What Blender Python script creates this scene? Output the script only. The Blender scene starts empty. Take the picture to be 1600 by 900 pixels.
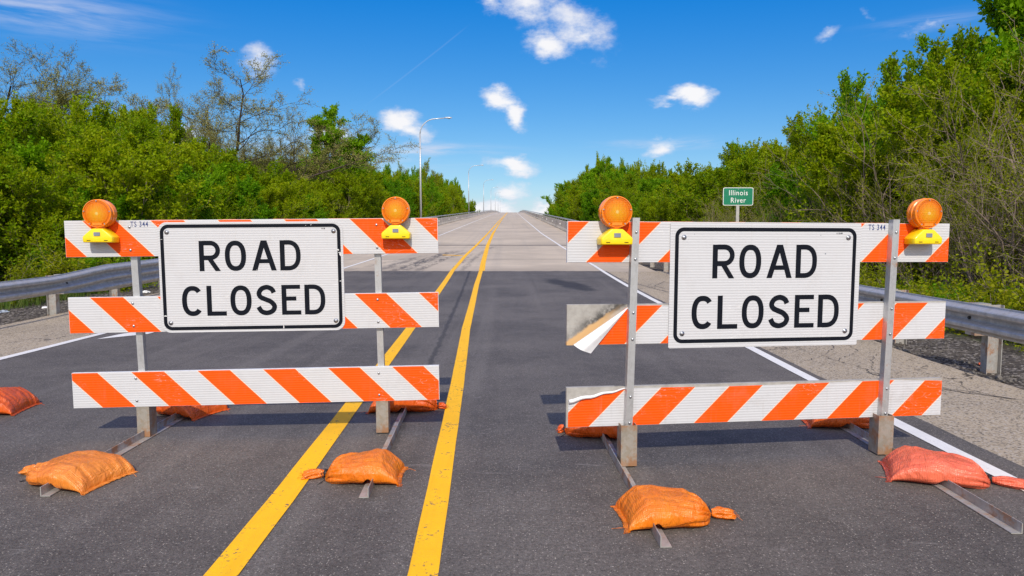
import bpy, bmesh, math, random
import numpy as np
from mathutils import Vector, Matrix, noise as mnoise
rad = math.radians
S = bpy.context.scene
COL = S.collection

# ---------------------------------------------------------------- camera
cd = bpy.data.cameras.new("camera"); cam = bpy.data.objects.new("camera", cd); COL.objects.link(cam)
cd.sensor_width = 36.0; cd.lens = 24.0; cd.clip_start = .05; cd.clip_end = 9000
cam.location = (0, 0, 1.40)
cam.rotation_euler = (rad(90) - math.atan(82/1067), 0, 0)
S.camera = cam

# ---------------------------------------------------------------- light
SUN_EL = 39.0
SUN_AZ = 177.5            # compass bearing of the sun seen from the camera (0 = ahead, 90 = right)
EXPOSURE = 0.0
sd = bpy.data.lights.new("sun", 'SUN'); sd.energy = 3.7; sd.angle = rad(.53); sd.color = (1, .91, .78)
sun = bpy.data.objects.new("sun", sd); COL.objects.link(sun); sun.location = (5, -20, 30)
sv = Vector((math.sin(rad(SUN_AZ))*math.cos(rad(SUN_EL)), math.cos(rad(SUN_AZ))*math.cos(rad(SUN_EL)), math.sin(rad(SUN_EL))))
sun.rotation_euler = sv.to_track_quat('Z', 'Y').to_euler()
S.view_settings.view_transform = 'Standard'; S.view_settings.look = 'None'
S.view_settings.gamma = 1; S.view_settings.exposure = EXPOSURE; S.view_settings.use_curve_mapping = False
S.render.engine = 'CYCLES'

class NT:
    """tiny node helper: every call returns an output socket"""
    def __init__(s, tree): s.t = tree; s.n = tree.nodes; s.l = tree.links
    def node(s, kind, ins=None, **kw):
        n = s.n.new(kind)
        for k, v in kw.items(): setattr(n, k, v)
        if ins:
            for k, v in ins.items(): s.put(n.inputs[k], v)
        return n
    def put(s, sock, v):
        if isinstance(v, bpy.types.NodeSocket): s.l.new(v, sock)
        elif isinstance(v, bpy.types.Node): s.l.new(v.outputs[0], sock)
        elif isinstance(v, (tuple, list)) and sock.type == 'RGBA' and len(v) == 3: sock.default_value = (*v, 1)
        else: sock.default_value = v
    def m(s, op, a, b=None, c=None, clamp=False):
        n = s.n.new('ShaderNodeMath'); n.operation = op; n.use_clamp = clamp; s.put(n.inputs[0], a)
        if b is not None: s.put(n.inputs[1], b)
        if c is not None: s.put(n.inputs[2], c)
        return n.outputs[0]
    def mix(s, f, a, b, mode='MIX'):
        n = s.n.new('ShaderNodeMix'); n.data_type = 'RGBA'; n.blend_type = mode
        s.put(n.inputs[0], f); s.put(n.inputs[6], a); s.put(n.inputs[7], b); return n.outputs[2]
    def noise(s, vec, scale, detail=4, rough=.55, out=0, dist=0):
        n = s.n.new('ShaderNodeTexNoise'); s.put(n.inputs['Vector'], vec)
        n.inputs['Scale'].default_value = scale; n.inputs['Detail'].default_value = detail
        n.inputs['Roughness'].default_value = rough; n.inputs['Distortion'].default_value = dist
        return n.outputs[out]
    def vor(s, vec, scale, feature='F1', out=0):
        n = s.n.new('ShaderNodeTexVoronoi'); n.feature = feature; s.put(n.inputs['Vector'], vec)
        n.inputs['Scale'].default_value = scale; return n.outputs[out]
    def ss(s, v, a, b, lo=0., hi=1.):
        n = s.n.new('ShaderNodeMapRange'); n.interpolation_type = 'SMOOTHSTEP'; s.put(n.inputs[0], v)
        for i, x in zip((1, 2, 3, 4), (a, b, lo, hi)): s.put(n.inputs[i], x)
        return n.outputs[0]
    def sep(s, v):
        n = s.n.new('ShaderNodeSeparateXYZ'); s.put(n.inputs[0], v); return n.outputs
    def comb(s, x=0., y=0., z=0.):
        n = s.n.new('ShaderNodeCombineXYZ')
        for i, v in enumerate((x, y, z)): s.put(n.inputs[i], v)
        return n.outputs[0]
    def scl(s, v, x, y, z):
        n = s.n.new('ShaderNodeVectorMath'); n.operation = 'MULTIPLY'; s.put(n.inputs[0], v); n.inputs[1].default_value = (x, y, z); return n.outputs[0]
    def bump(s, h, strength=.4, dist=.01):
        n = s.n.new('ShaderNodeBump'); s.put(n.inputs['Height'], h)
        n.inputs['Strength'].default_value = strength; n.inputs['Distance'].default_value = dist; return n.outputs[0]

# ---------------------------------------------------------------- sky
W = bpy.data.worlds.new("World"); S.world = W; W.use_nodes = True
wt = NT(W.node_tree); W.node_tree.nodes.clear()
sky = wt.node('ShaderNodeTexSky', sky_type='NISHITA', sun_disc=False, sun_elevation=rad(SUN_EL), sun_rotation=rad(SUN_AZ),
              altitude=0, air_density=1.0, dust_density=.35, ozone_density=2.2)
hsv0 = wt.node('ShaderNodeHueSaturation', {'Hue': .495, 'Saturation': 1.30, 'Value': 1.0, 'Color': sky})
_s = wt.node('ShaderNodeSeparateColor', {0: hsv0.outputs[0]}).outputs        # grade towards the polarised blue of the photograph
hsv = wt.node('ShaderNodeCombineColor', {0: wt.m('MAXIMUM', wt.m('MULTIPLY', wt.m('SUBTRACT', _s[0], .74), .86), .03), 1: wt.m('MULTIPLY', _s[1], .88), 2: wt.m('MINIMUM', wt.m('ADD', wt.m('MULTIPLY', _s[2], .62), 3.95), 9.4)})
tc = wt.node('ShaderNodeTexCoord').outputs['Generated']
dx, dy, dz = wt.sep(tc)[:3]
azi = wt.m('MULTIPLY', wt.m('ARCTAN2', dx, dy), 57.2958)
ele = wt.m('MULTIPLY', wt.m('ARCSINE', dz), 57.2958)
# fluffy noise in direction space
nv = wt.scl(tc, 1, 1, 1.7)
n1 = wt.noise(nv, 19, 10, .66)
n2 = wt.noise(nv, 7, 4, .5)
w1 = wt.m('MULTIPLY', wt.m('SUBTRACT', wt.noise(nv, 22, 5, .6), .5), 1.9)
w2 = wt.m('MULTIPLY', wt.m('SUBTRACT', wt.noise(wt.scl(nv, -1, 1, 1.3), 20, 5, .6), .5), 2.2)
A = wt.m('ADD', azi, w1); B = wt.m('ADD', ele, w2)
def blob(az, el, ra, re, rot=0., amp=1.):
    x = wt.m('SUBTRACT', A, az); y = wt.m('SUBTRACT', B, el)
    c, s_ = math.cos(rad(rot)), math.sin(rad(rot))
    xr = wt.m('ADD', wt.m('MULTIPLY', x, c/ra), wt.m('MULTIPLY', y, s_/ra))
    yr = wt.m('ADD', wt.m('MULTIPLY', x, -s_/re), wt.m('MULTIPLY', y, c/re))
    d = wt.m('ADD', wt.m('MULTIPLY', xr, xr), wt.m('MULTIPLY', yr, yr))
    return wt.m('MULTIPLY', wt.m('SUBTRACT', 1., wt.m('SQRT', d), clamp=True), amp)
CLOUDS = [(1.4, 18.2, 4.8, 2.6, -12, .95), (5.0, 16.6, 5.0, 2.5, -30, .95), (2.8, 15.2, 2.2, 1.3, 0, 1.3), (5.9, 15.9, 2.6, 1.2, 0, 1.1), (-1.6, 18.4, 2.0, 1.1, -30, .9), (3.4, 20.5, 6, 2.6, 0, 1.0),
    (-19.9, 13.3, 1.4, 1.5, 60, .85), (-.9, 10.9, 1.7, 1.1, -25, 1.7), (.3, 9.8, 1.5, .9, -50, 1.6),
    (14.4, 11.0, 2.0, 1.1, -10, 1.7), (13.0, 10.6, 1.6, .5, 0, 1.0), (-9.2, 9.2, 2.0, 1.2, 0, 1.5), (-8.4, 8.6, 2.3, .9, -12, 1.2), (-8.5, 6.7, 1.4, 1.1, 0, .75),
    (.0, 5.8, 2.4, .9, -14, 1.6), (-.1, 3.6, 1.9, .9, 0, 1.3), (-3.4, 2.2, 2.2, .9, 0, 1.7), (2.6, 2.1, 2.3, .75, 0, 1.6), (-1.2, 2.1, 2.6, .8, 0, 1.4), (-6.4, 2.6, 2.6, 1.5, 0, 1.6),
    (24.3, 14.7, 1.3, .7, 35, .75), (26.9, 15.6, .9, .5, -50, .5), (31.0, 14.5, 2.6, .8, 10, .7), (12.3, 7.1, 1.6, .9, 0, 1.2), (-14.4, 7.6, 2.6, 1.2, 0, 1.2), (-25.5, 7.2, 2.6, 1.3, 0, 1.1), (-17, 11.7, .7, .4, 0, .5)]
acc = None
for c in CLOUDS:
    k_ = 1.22 if c[2] < 3 and c[5] > .8 else 1.
    b = blob(c[0], c[1], c[2]*k_, c[3]*k_, c[4], c[5]); acc = b if acc is None else wt.m('MAXIMUM', acc, b)
dens = wt.m('ADD', acc, wt.m('MULTIPLY', wt.m('SUBTRACT', n1, .5), 2.1))
gate = wt.ss(acc, .0, .30)
mask = wt.m('MULTIPLY', wt.ss(dens, .10, 1.20), gate)
# thin streaks
sv_ = wt.scl(tc, 3.0, 1, 26.0)
st = wt.noise(sv_, 2.2, 7, .6, dist=.4)
def band(az, el, wa, we, amp):
    x = wt.m('DIVIDE', wt.m('SUBTRACT', azi, az), wa); y = wt.m('DIVIDE', wt.m('SUBTRACT', ele, el), we)
    return wt.m('MULTIPLY', wt.m('POWER', 2.718, wt.m('MULTIPLY', wt.m('ADD', wt.m('MULTIPLY', x, x), wt.m('MULTIPLY', y, y)), -1)), amp)
bands = None
for c in [(-7, 7.0, 5, .5, .9), (13, 7.4, 5, .35, .9), (-34, 15, 6, 1.3, .7), (-10, 5.8, 6, .5, .5), (31, 14.6, 3, .5, .5), (0, 2.0, 40, 1.3, .75), (-17, 6.6, 8, 1.2, .7)]:
    b = band(*c); bands = b if bands is None else wt.m('MAXIMUM', bands, b)
mask2 = wt.m('MULTIPLY', wt.ss(st, .38, .72), bands)
# faint contrail
ctd = wt.m('ABSOLUTE', wt.m('SUBTRACT', wt.m('ADD', wt.m('MULTIPLY', azi, -.60), wt.m('MULTIPLY', ele, .80)), 15.43))
ctr = wt.m('MULTIPLY', wt.ss(ctd, .01, .10, .06, 0.), wt.m('MULTIPLY', wt.ss(azi, -12.5, -9.5), wt.ss(azi, -3.2, -5.0)))
mask = wt.m('MAXIMUM', mask, wt.m('MAXIMUM', mask2, ctr))
# unseen white cloud added behind the camera and overhead as bright neutral fill
fillm = wt.m('MULTIPLY', wt.ss(wt.m('ADD', wt.m('MULTIPLY', dy, -1.), wt.m('MULTIPLY', dz, .55)), .05, .45), wt.ss(wt.noise(wt.scl(tc, 1, 1, 2), 2.6, 6, .6), .30, .62))
fillk = wt.m('MULTIPLY', fillm, .85)
shade = wt.ss(wt.m('ADD', acc, wt.m('MULTIPLY', n2, .8)), .5, 1.6, .0, 1.)
ccol = wt.mix(shade, (6.9, 7.3, 8.7), (9.4, 9.4, 9.7))
skyc = wt.mix(fillk, wt.mix(mask, hsv.outputs[0], ccol), (12.5, 12.2, 12.2))
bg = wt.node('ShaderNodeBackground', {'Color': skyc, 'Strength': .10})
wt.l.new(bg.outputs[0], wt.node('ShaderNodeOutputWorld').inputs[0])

# ---------------------------------------------------------------- materials
def mat(name):
    m = bpy.data.materials.new(name); m.use_nodes = True; m.node_tree.nodes.clear()
    t = NT(m.node_tree); t.out = t.node('ShaderNodeOutputMaterial'); return m, t
def finish(t, color, rough=.6, metal=0., normal=None, spec=.5, coat=0., extra=None):
    p = t.node('ShaderNodeBsdfPrincipled', {'Base Color': color, 'Roughness': rough, 'Metallic': metal, 'Specular IOR Level': spec, 'Coat Weight': coat})
    if normal is not None: t.l.new(normal, p.inputs['Normal'])
    if extra:
        for k, v in extra.items(): t.put(p.inputs[k], v)
    t.l.new(p.outputs[0], t.out.inputs[0]); return p
def wpos(t): return t.node('ShaderNodeNewGeometry').outputs['Position']
def opos(t): return t.node('ShaderNodeTexCoord').outputs['Object']

def m_asphalt():
    m, t = mat('asphalt'); p = wpos(t); x, y, z = t.sep(p)[:3]
    big = t.noise(p, .55, 4, .6); mid = t.noise(p, 6, 4, .6); fine = t.noise(p, 190, 3, .7)
    base = t.mix(t.ss(big, .36, .64), (.082, .073, .066), (.130, .116, .104))
    base = t.mix(t.m('MULTIPLY', t.ss(mid, .35, .7), .35), base, (.142, .127, .116))
    # tyre-polished wheel tracks along the lane
    sx = t.noise(t.scl(p, 2.2, .05, 0), 1.0, 3, .5)
    base = t.mix(t.m('MULTIPLY', t.ss(sx, .5, .72), .5), base, (.172, .155, .140))
    dk = t.noise(t.scl(p, 3.1, .06, 0), 1.3, 3, .5)
    base = t.mix(t.m('MULTIPLY', t.ss(dk, .52, .75), .5), base, (.080, .070, .064))
    v = t.m('ADD', t.m('SUBTRACT', fine, .5), t.m('MULTIPLY', t.m('SUBTRACT', t.noise(p, 62, 3, .75), .5), .9))
    g = t.m('ADD', 1., t.m('MULTIPLY', v, 2.1))
    base = t.mix(1., base, t.comb(g, g, g), 'MULTIPLY')
    # pale aggregate
    vc = t.vor(p, 95, 'F1', 0); rnd = t.sep(t.vor(p, 95, 'F1', 1))[0]
    fl = t.m('MULTIPLY', t.ss(vc, .20, .42, 1., 0.), t.ss(rnd, .80, .86))
    base = t.mix(t.m('MULTIPLY', fl, .75), base, (.40, .36, .31))
    vc2 = t.vor(p, 38, 'F1', 0); r2 = t.sep(t.vor(p, 38, 'F1', 1))[1]
    fl2 = t.m('MULTIPLY', t.ss(vc2, .07, .16, 1., 0.), t.ss(r2, .93, .95))
    base = t.mix(fl2, base, (.55, .49, .42))
    # fine scratches / dusty scuffs
    sc = t.noise(t.scl(p, 1.2, 5.5, 1), 3.5, 6, .75, dist=1.2)
    base = t.mix(t.m('MULTIPLY', t.ss(sc, .58, .72), .55), base, (.26, .24, .225))
    # oil stain on the right lane and the long seam between the yellow lines
    wob = t.m('MULTIPLY', t.m('SUBTRACT', t.noise(p, 2.2, 4, .6), .5), .9)
    ex = t.m('SUBTRACT', x, 1.45); ey = t.m('SUBTRACT', y, 17.6)
    u = t.m('ADD', t.m('MULTIPLY', ex, .35/.45), t.m('MULTIPLY', ey, .13)); vv = t.m('ADD', t.m('MULTIPLY', ex, -.2), t.m('MULTIPLY', ey, .42))
    e = t.m('ADD', t.m('SQRT', t.m('ADD', t.m('MULTIPLY', u, t.m('MULTIPLY', u, 6.)), t.m('MULTIPLY', t.m('SUBTRACT', vv, t.m('MULTIPLY', u, -.9)), t.m('SUBTRACT', vv, t.m('MULTIPLY', u, -.9))))), wob)
    base = t.mix(t.m('MULTIPLY', t.ss(e, .45, 1.0, 1., 0.), .75), base, (.022, .020, .021))
    seam = t.m('ABSOLUTE', t.m('SUBTRACT', t.m('ADD', x, t.m('MULTIPLY', t.noise(t.scl(p, 1, 1, 0), 3, 4, .7), .12)), t.m('ADD', -.60, t.m('MULTIPLY', y, -.032))))
    sm = t.m('MULTIPLY', t.ss(seam, .012, .05, 1., 0.), t.m('MULTIPLY', t.ss(y, 2, 6), .55))
    base = t.mix(sm, base, (.022, .021, .023))
    bump = t.bump(t.m('ADD', fine, t.m('MULTIPLY', t.m('SUBTRACT', 1., vc), .6)), .75, .004)
    finish(t, base, t.ss(fine, .3, .7, .95, .62), 0, bump, .35); return m
def m_concrete(name='road_concrete', a=(.54, .455, .355), b=(.42, .355, .28), joints=True):
    m, t = mat(name); p = wpos(t); x, y, z = t.sep(p)[:3]
    big = t.noise(p, .35, 5, .6); st = t.noise(t.scl(p, .35, 3.2, 1), 1.0, 5, .65); fine = t.noise(p, 60, 3, .7)
    c = t.mix(t.ss(big, .35, .7), a, b)
    c = t.mix(t.m('MULTIPLY', t.ss(st, .48, .75), .45), c, (.27, .245, .22))
    trk = t.noise(t.scl(p, .9, .012, 0), 1.6, 3, .5)
    c = t.mix(t.m('MULTIPLY', t.ss(trk, .5, .75), .35), c, (.29, .265, .24))
    g = t.m('ADD', .75, t.m('MULTIPLY', fine, .5)); c = t.mix(1., c, t.comb(g, g, g), 'MULTIPLY')
    if joints:
        w = t.m('MULTIPLY', t.m('SUBTRACT', t.noise(p, 1.5, 3, .6), .5), .25)
        for yj, wd, amt in ((27.2, .06, .5), (37.3, .22, 1.), (38.6, .05, .4), (58, .12, .7), (84, .14, .7), (120, .2, .6), (160, .2, .5)):
            dj = t.m('ABSOLUTE', t.m('SUBTRACT', t.m('ADD', y, w), yj))
            c = t.mix(t.m('MULTIPLY', t.ss(dj, wd*.5, wd*2.2, 1., 0.), amt), c, (.07, .065, .06))
        # curved tyre scuffs on the left lane
        brk = t.ss(t.noise(t.scl(p, 3.2, .9, 1), 1.6, 5, .75), .40, .58)
        for x0, k1, k2, y0, y1, wd, amt in ((-3.65, .02, .0075, 21.9, 34, .20, .95), (-3.05, .02, .0085, 22.5, 33, .12, .8), (-4.3, .03, .006, 22, 31, .14, .6), (-5.4, .16, .006, 22, 29, .10, .45), (-2.0, .03, .0, 23.5, 32, .05, .5), (-1.6, -.01, .004, 27, 38, .07, .5)):
            yy_ = t.m('SUBTRACT', y, 21.9); xc = t.m('ADD', x0, t.m('ADD', t.m('MULTIPLY', yy_, k1), t.m('MULTIPLY', t.m('MULTIPLY', yy_, yy_), k2)))
            dr = t.m('ABSOLUTE', t.m('SUBTRACT', t.m('ADD', x, t.m('MULTIPLY', t.m('SUBTRACT', t.noise(p, .9, 4, .7), .5), .5)), xc))
            k = t.m('MULTIPLY', t.ss(dr, wd*.5, wd*2.2, 1., 0.), t.m('MULTIPLY', t.ss(y, y1, y1-4), brk))
            c = t.mix(t.m('MULTIPLY', k, amt), c, (.075, .070, .070))
        # dust and grime where the new asphalt meets the slab
        ed = t.m('ADD', y, t.m('MULTIPLY', t.noise(t.scl(p, .8, 2, 1), 2, 5, .7), 2.2))
        c = t.mix(t.ss(ed, 22.6, 25.5, .5, 0.), c, (.30, .25, .2))
    bump = t.bump(fine, .5, .004)
    finish(t, c, .85, 0, bump, .3); return m
def m_shoulder():
    m, t = mat('chip_seal'); p = wpos(t); x, y, z = t.sep(p)[:3]
    big = t.noise(p, .5, 5, .6); fine = t.noise(p, 120, 3, .75); v = t.vor(p, 75, 'F1', 1)
    c = t.mix(t.ss(big, .35, .7), (.43, .35, .25), (.34, .28, .205))
    r = t.sep(v)[0]
    c = t.mix(t.m('MULTIPLY', t.ss(r, .62, .95), .8), c, (.46, .41, .35)); c = t.mix(t.m('MULTIPLY', t.ss(r, .3, .05), .8), c, (.085, .075, .065))
    g = t.m('ADD', .6, t.m('MULTIPLY', fine, .8)); c = t.mix(1., c, t.comb(g, g, g), 'MULTIPLY')
    # fine random cracks
    q = t.node('ShaderNodeVectorMath', {0: t.scl(p, 1, .35, 0), 1: t.scl(t.noise(p, 1.8, 4, .7, out=1), .55, .4, 0)}, operation='ADD').outputs[0]
    cr = t.vor(q, .9, 'DISTANCE_TO_EDGE', 0)
    k = t.m('MULTIPLY', t.ss(cr, .0015, .008, 1., 0.), t.ss(t.noise(p, .7, 3, .5), .42, .58))
    c = t.mix(t.m('MULTIPLY', k, .9), c, (.035, .03, .027))
    bump = t.bump(t.m('ADD', fine, r), .7, .005)
    finish(t, c, .9, 0, bump, .3); return m
def m_ground():
    m, t = mat('verge_soil'); p = wpos(t); x, y, z = t.sep(p)[:3]
    big = t.noise(p, .9, 5, .6); v = t.vor(p, 32, 'F1', 1); r = t.sep(v)[0]; fine = t.noise(p, 40, 4, .7)
    gravel = t.mix(t.ss(big, .35, .65), (.060, .051, .045), (.115, .098, .082))
    gravel = t.mix(t.m('MULTIPLY', t.ss(r, .72, .95), .8), gravel, (.33, .30, .27)); gravel = t.mix(t.m('MULTIPLY', t.ss(r, .28, .05), .85), gravel, (.018, .016, .016))
    soil = t.mix(t.ss(t.noise(p, 3, 5, .7), .4, .62), (.055, .042, .026), (.055, .085, .022))
    ax = t.m('ABSOLUTE', t.m('ADD', x, t.m('MULTIPLY', t.m('SUBTRACT', big, .5), 1.6)))
    lim = t.ss(x, -1, 1, 9.9, 6.5)
    c = t.mix(t.ss(t.m('SUBTRACT', ax, lim), -.4, .5), gravel, soil)
    bump = t.bump(t.m('ADD', fine, r), .9, .02)
    finish(t, c, .95, 0, bump, .2); return m
def m_paint(name, col, worn=.5):
    m, t = mat(name); p = wpos(t)
    n = t.noise(p, 45, 5, .7); n2 = t.noise(p, 5, 4, .6); n3 = t.noise(p, 160, 2, .6)
    g = t.m('ADD', .86, t.m('MULTIPLY', n2, .28)); c = t.mix(1., col, t.comb(g, g, g), 'MULTIPLY')
    c = t.mix(t.m('MULTIPLY', t.ss(n3, .55, .75), .25), c, (.25, .2, .1))
    trk = t.noise(t.scl(p, 16, .5, 0), 1., 4, .6); c = t.mix(t.m('MULTIPLY', t.ss(trk, .48, .72), .22), c, tuple(v*.55 for v in col))
    k = t.ss(t.m('ADD', n, t.m('MULTIPLY', n2, .5)), .98-worn*.22, 1.10-worn*.22)
    c = t.mix(k, c, (.085, .08, .08))
    finish(t, c, .7, 0, t.bump(t.m('ADD', n, n3), .5, .003), .4); return m
def m_galv(name='galvanised_steel', base=(.53, .51, .48), rust=0., rough=.52, metal=.45):
    m, t = mat(name); p = opos(t)
    n = t.noise(p, 9, 5, .65); f = t.noise(t.scl(p, 60, 60, 8), 1.5, 4, .7); v = t.sep(t.vor(p, 45, 'F1', 1))[0]
    c = t.mix(t.ss(n, .3, .75), base, tuple(b*.66 for b in base)); c = t.mix(t.m('MULTIPLY', v, .18), c, (.7, .71, .74))
    c = t.mix(t.m('MULTIPLY', t.ss(f, .5, .75), .25), c, (.2, .19, .18))
    if rust:
        rn = t.noise(p, 7, 6, .72); k = t.m('MULTIPLY', t.ss(rn, .64-rust*.17, .76-rust*.12), .85)
        c = t.mix(k, c, (.30, .13, .045)); mt = t.m('MULTIPLY', t.m('SUBTRACT', 1., k), metal)
    else: mt = metal
    finish(t, c, t.ss(n, .3, .7, rough-.08, rough+.15), mt, t.bump(f, .12, .002), .5); return m
def m_sheet(name, orange_phase=None, sign=1, col_w=(.555, .56, .585), under=False, rib=True, scr=.35, grime=1.):
    """retroreflective sheeting; stripes run through local x (along the rail) and local z (up)"""
    m, t = mat(name); p = opos(t); x, y, z = t.sep(p)[:3]
    keep = 1.
    if orange_phase is None: c = col_w
    else:
        u = t.m('SUBTRACT', t.m('ADD', x, t.m('MULTIPLY', z, float(sign))), orange_phase)
        fr = t.m('FRACT', t.m('DIVIDE', u, .443))
        isor = t.m('LESS_THAN', fr, .5); keep = t.m('SUBTRACT', 1., t.m('MULTIPLY', isor, .75))
        c = t.mix(isor, col_w, (.90, .092, .003))
        e = t.m('MINIMUM', t.m('ABSOLUTE', t.m('SUBTRACT', fr, .5)), t.m('MINIMUM', fr, t.m('SUBTRACT', 1., fr)))
        c = t.mix(t.m('MULTIPLY', t.m('LESS_THAN', e, .008), .55), c, (.9, .72, .5))
    hz = t.m('SINE', t.m('MULTIPLY', z, 2*math.pi/.0165))
    dirt = t.noise(p, 5, 6, .68); str_ = t.noise(t.scl(p, 26, 1, 2.2), 1, 5, .65)
    k = t.m('MULTIPLY', t.m('MULTIPLY', t.ss(dirt, .50, .76), .16*grime), keep); c = t.mix(k, c, (.38, .35, .33))
    c = t.mix(t.m('MULTIPLY', t.m('MULTIPLY', t.ss(str_, .56, .80), .26*grime), keep), c, (.42, .39, .36))
    c = t.mix(t.m('MULTIPLY', t.m('MULTIPLY', t.ss(hz, -.2, 1.), .08), keep), c, (.5, .5, .5))
    s1 = t.noise(t.scl(p, 1, 1, 4), 3.3, 2, .5, dist=2.8); line = t.ss(t.m('ABSOLUTE', t.m('SUBTRACT', s1, .5)), .0015, .007, 1., 0.)
    gate = t.ss(t.noise(p, 2.3, 2, .5), .54, .62); c = t.mix(t.m('MULTIPLY', t.m('MULTIPLY', line, gate), scr), c, (.80, .80, .80))
    h = t.m('ADD', t.m('MULTIPLY', hz, .5), t.m('MULTIPLY', t.noise(p, 7, 3, .5), 2.2)) if rib else t.noise(p, 8, 3)
    hx = t.noise(p, 260, 2, .5)
    finish(t, c, t.ss(dirt, .3, .8, .42, .62), 0, t.bump(t.m('ADD', h, t.m('MULTIPLY', hx, .15)), .28, .0035), .12); return m
def m_flat(name, col, rough=.5, metal=0., var=.12, bscale=40, bstr=.15, coat=0., spec=.5):
    m, t = mat(name); p = opos(t); n = t.noise(p, 12, 5, .65); f = t.noise(p, bscale, 3, .6)
    c = t.mix(t.ss(n, .3, .75), col, tuple(v*(1-var*2.2) for v in col))
    finish(t, c, t.ss(f, .3, .7, max(.05, rough-.08), min(1, rough+.12)), metal, t.bump(f, bstr, .003), spec, coat); return m
def m_board(smear=True):
    m, t = mat('bare_board'); p = opos(t); x, y, z = t.sep(p)[:3]
    g = t.noise(t.scl(p, 5, 1, 60), 1, 5, .6); n = t.noise(p, 9, 5, .65)
    c = t.mix(t.ss(n, .35, .7), (.42, .405, .38), (.30, .285, .265)); c = t.mix(t.m('MULTIPLY', t.ss(g, .45, .7), .3), c, (.27, .24, .21))
    # old glue: tan wood band and a black mould smear beside the fold
    d = t.m('ADD', t.m('ADD', t.m('MULTIPLY', x, -.552), t.m('MULTIPLY', z, .833)), .2165)   # distance-like from the fold line
    d = t.m('ADD', d, t.m('MULTIPLY', t.m('SUBTRACT', t.noise(p, 10, 4, .7), .5), .05))
    inx = t.ss(x, .42, .36)
    if smear:
        c = t.mix(t.m('MULTIPLY', t.m('MULTIPLY', t.ss(d, .0, .028, 0., 1.), t.ss(d, .100, .045)), t.m('MULTIPLY', t.m('MULTIPLY', inx, t.ss(x, .02, .16, .35, .85)), t.ss(t.noise(p, 16, 5, .7), .30, .55))), c, (.03, .028, .027))
        c = t.mix(t.m('MULTIPLY', t.ss(d, .040, .022), t.m('MULTIPLY', inx, t.ss(x, .36, .18))), c, (.60, .37, .17))
    finish(t, c, .75, 0, t.bump(g, .2, .002), .3); return m
def m_bag(name, col, col2):
    m, t = mat(name); p = opos(t); n = t.noise(p, 6, 5, .6); x, y, z = t.sep(p)[:3]
    wv = t.m('ADD', t.m('SINE', t.m('MULTIPLY', t.m('ADD', x, t.m('MULTIPLY', n, .01)), 780.)), t.m('SINE', t.m('MULTIPLY', y, 780.)))
    st = t.noise(t.scl(p, 3, 70, 3), 1.2, 4, .6)
    c = t.mix(t.ss(n, .3, .72), col, col2); c = t.mix(t.m('MULTIPLY', t.ss(st, .45, .75), .25), c, tuple(v*.72 for v in col2))
    dirt = t.noise(p, 14, 5, .75); c = t.mix(t.m('MULTIPLY', t.ss(dirt, .60, .80), .14), c, (.30, .12, .05))
    wr = t.noise(t.scl(p, 12, 5, 5), 1.6, 5, .6, dist=.8)
    b = t.bump(t.m('ADD', t.m('MULTIPLY', wv, .05), t.m('ADD', t.m('MULTIPLY', wr, 2.2), t.m('MULTIPLY', st, .6))), 1.0, .010)
    P = t.node('ShaderNodeBsdfPrincipled', {'Base Color': c, 'Roughness': t.ss(wr, .35, .7, .20, .38), 'Specular IOR Level': .75, 'Normal': b})
    tr = t.node('ShaderNodeBsdfTranslucent', {'Color': c})
    ms = t.node('ShaderNodeMixShader', {0: .12, 1: P.outputs[0], 2: tr.outputs[0]}); t.l.new(ms.outputs[0], t.out.inputs[0]); return m
def m_leaf(name, a, b, c3, trans=.42):
    m, t = mat(name); at = t.node('ShaderNodeAttribute', attribute_name='tint').outputs['Fac']
    oi = t.node('ShaderNodeObjectInfo').outputs['Random']; p = wpos(t)
    n = t.noise(p, .45, 3, .6)
    c = t.mix(t.ss(t.m('ADD', t.m('MULTIPLY', n, .9), t.m('MULTIPLY', oi, .6)), .45, 1.0), a, b)
    c = t.mix(t.m('MULTIPLY', at, .55), c, c3)
    d = t.node('ShaderNodeBsdfPrincipled', {'Base Color': c, 'Roughness': .6, 'Specular IOR Level': .12})
    cc = t.mix(1., c, (1.25, 1.35, .7), 'MULTIPLY')
    tr = t.node('ShaderNodeBsdfTranslucent', {'Color': cc})
    ms = t.node('ShaderNodeMixShader', {0: trans, 1: d.outputs[0], 2: tr.outputs[0]}); t.l.new(ms.outputs[0], t.out.inputs[0]); return m
def m_bark(name, a, b):
    m, t = mat(name); p = opos(t); n = t.noise(t.scl(p, 6, 6, 1.5), 4, 5, .7); oi = t.node('ShaderNodeObjectInfo').outputs['Random']
    c = t.mix(t.ss(n, .3, .7), a, b); g = t.m('ADD', .75, t.m('MULTIPLY', oi, .5)); c = t.mix(1., c, t.comb(g, g, g), 'MULTIPLY')
    finish(t, c, .9, 0, t.bump(n, .6, .01), .2); return m
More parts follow.
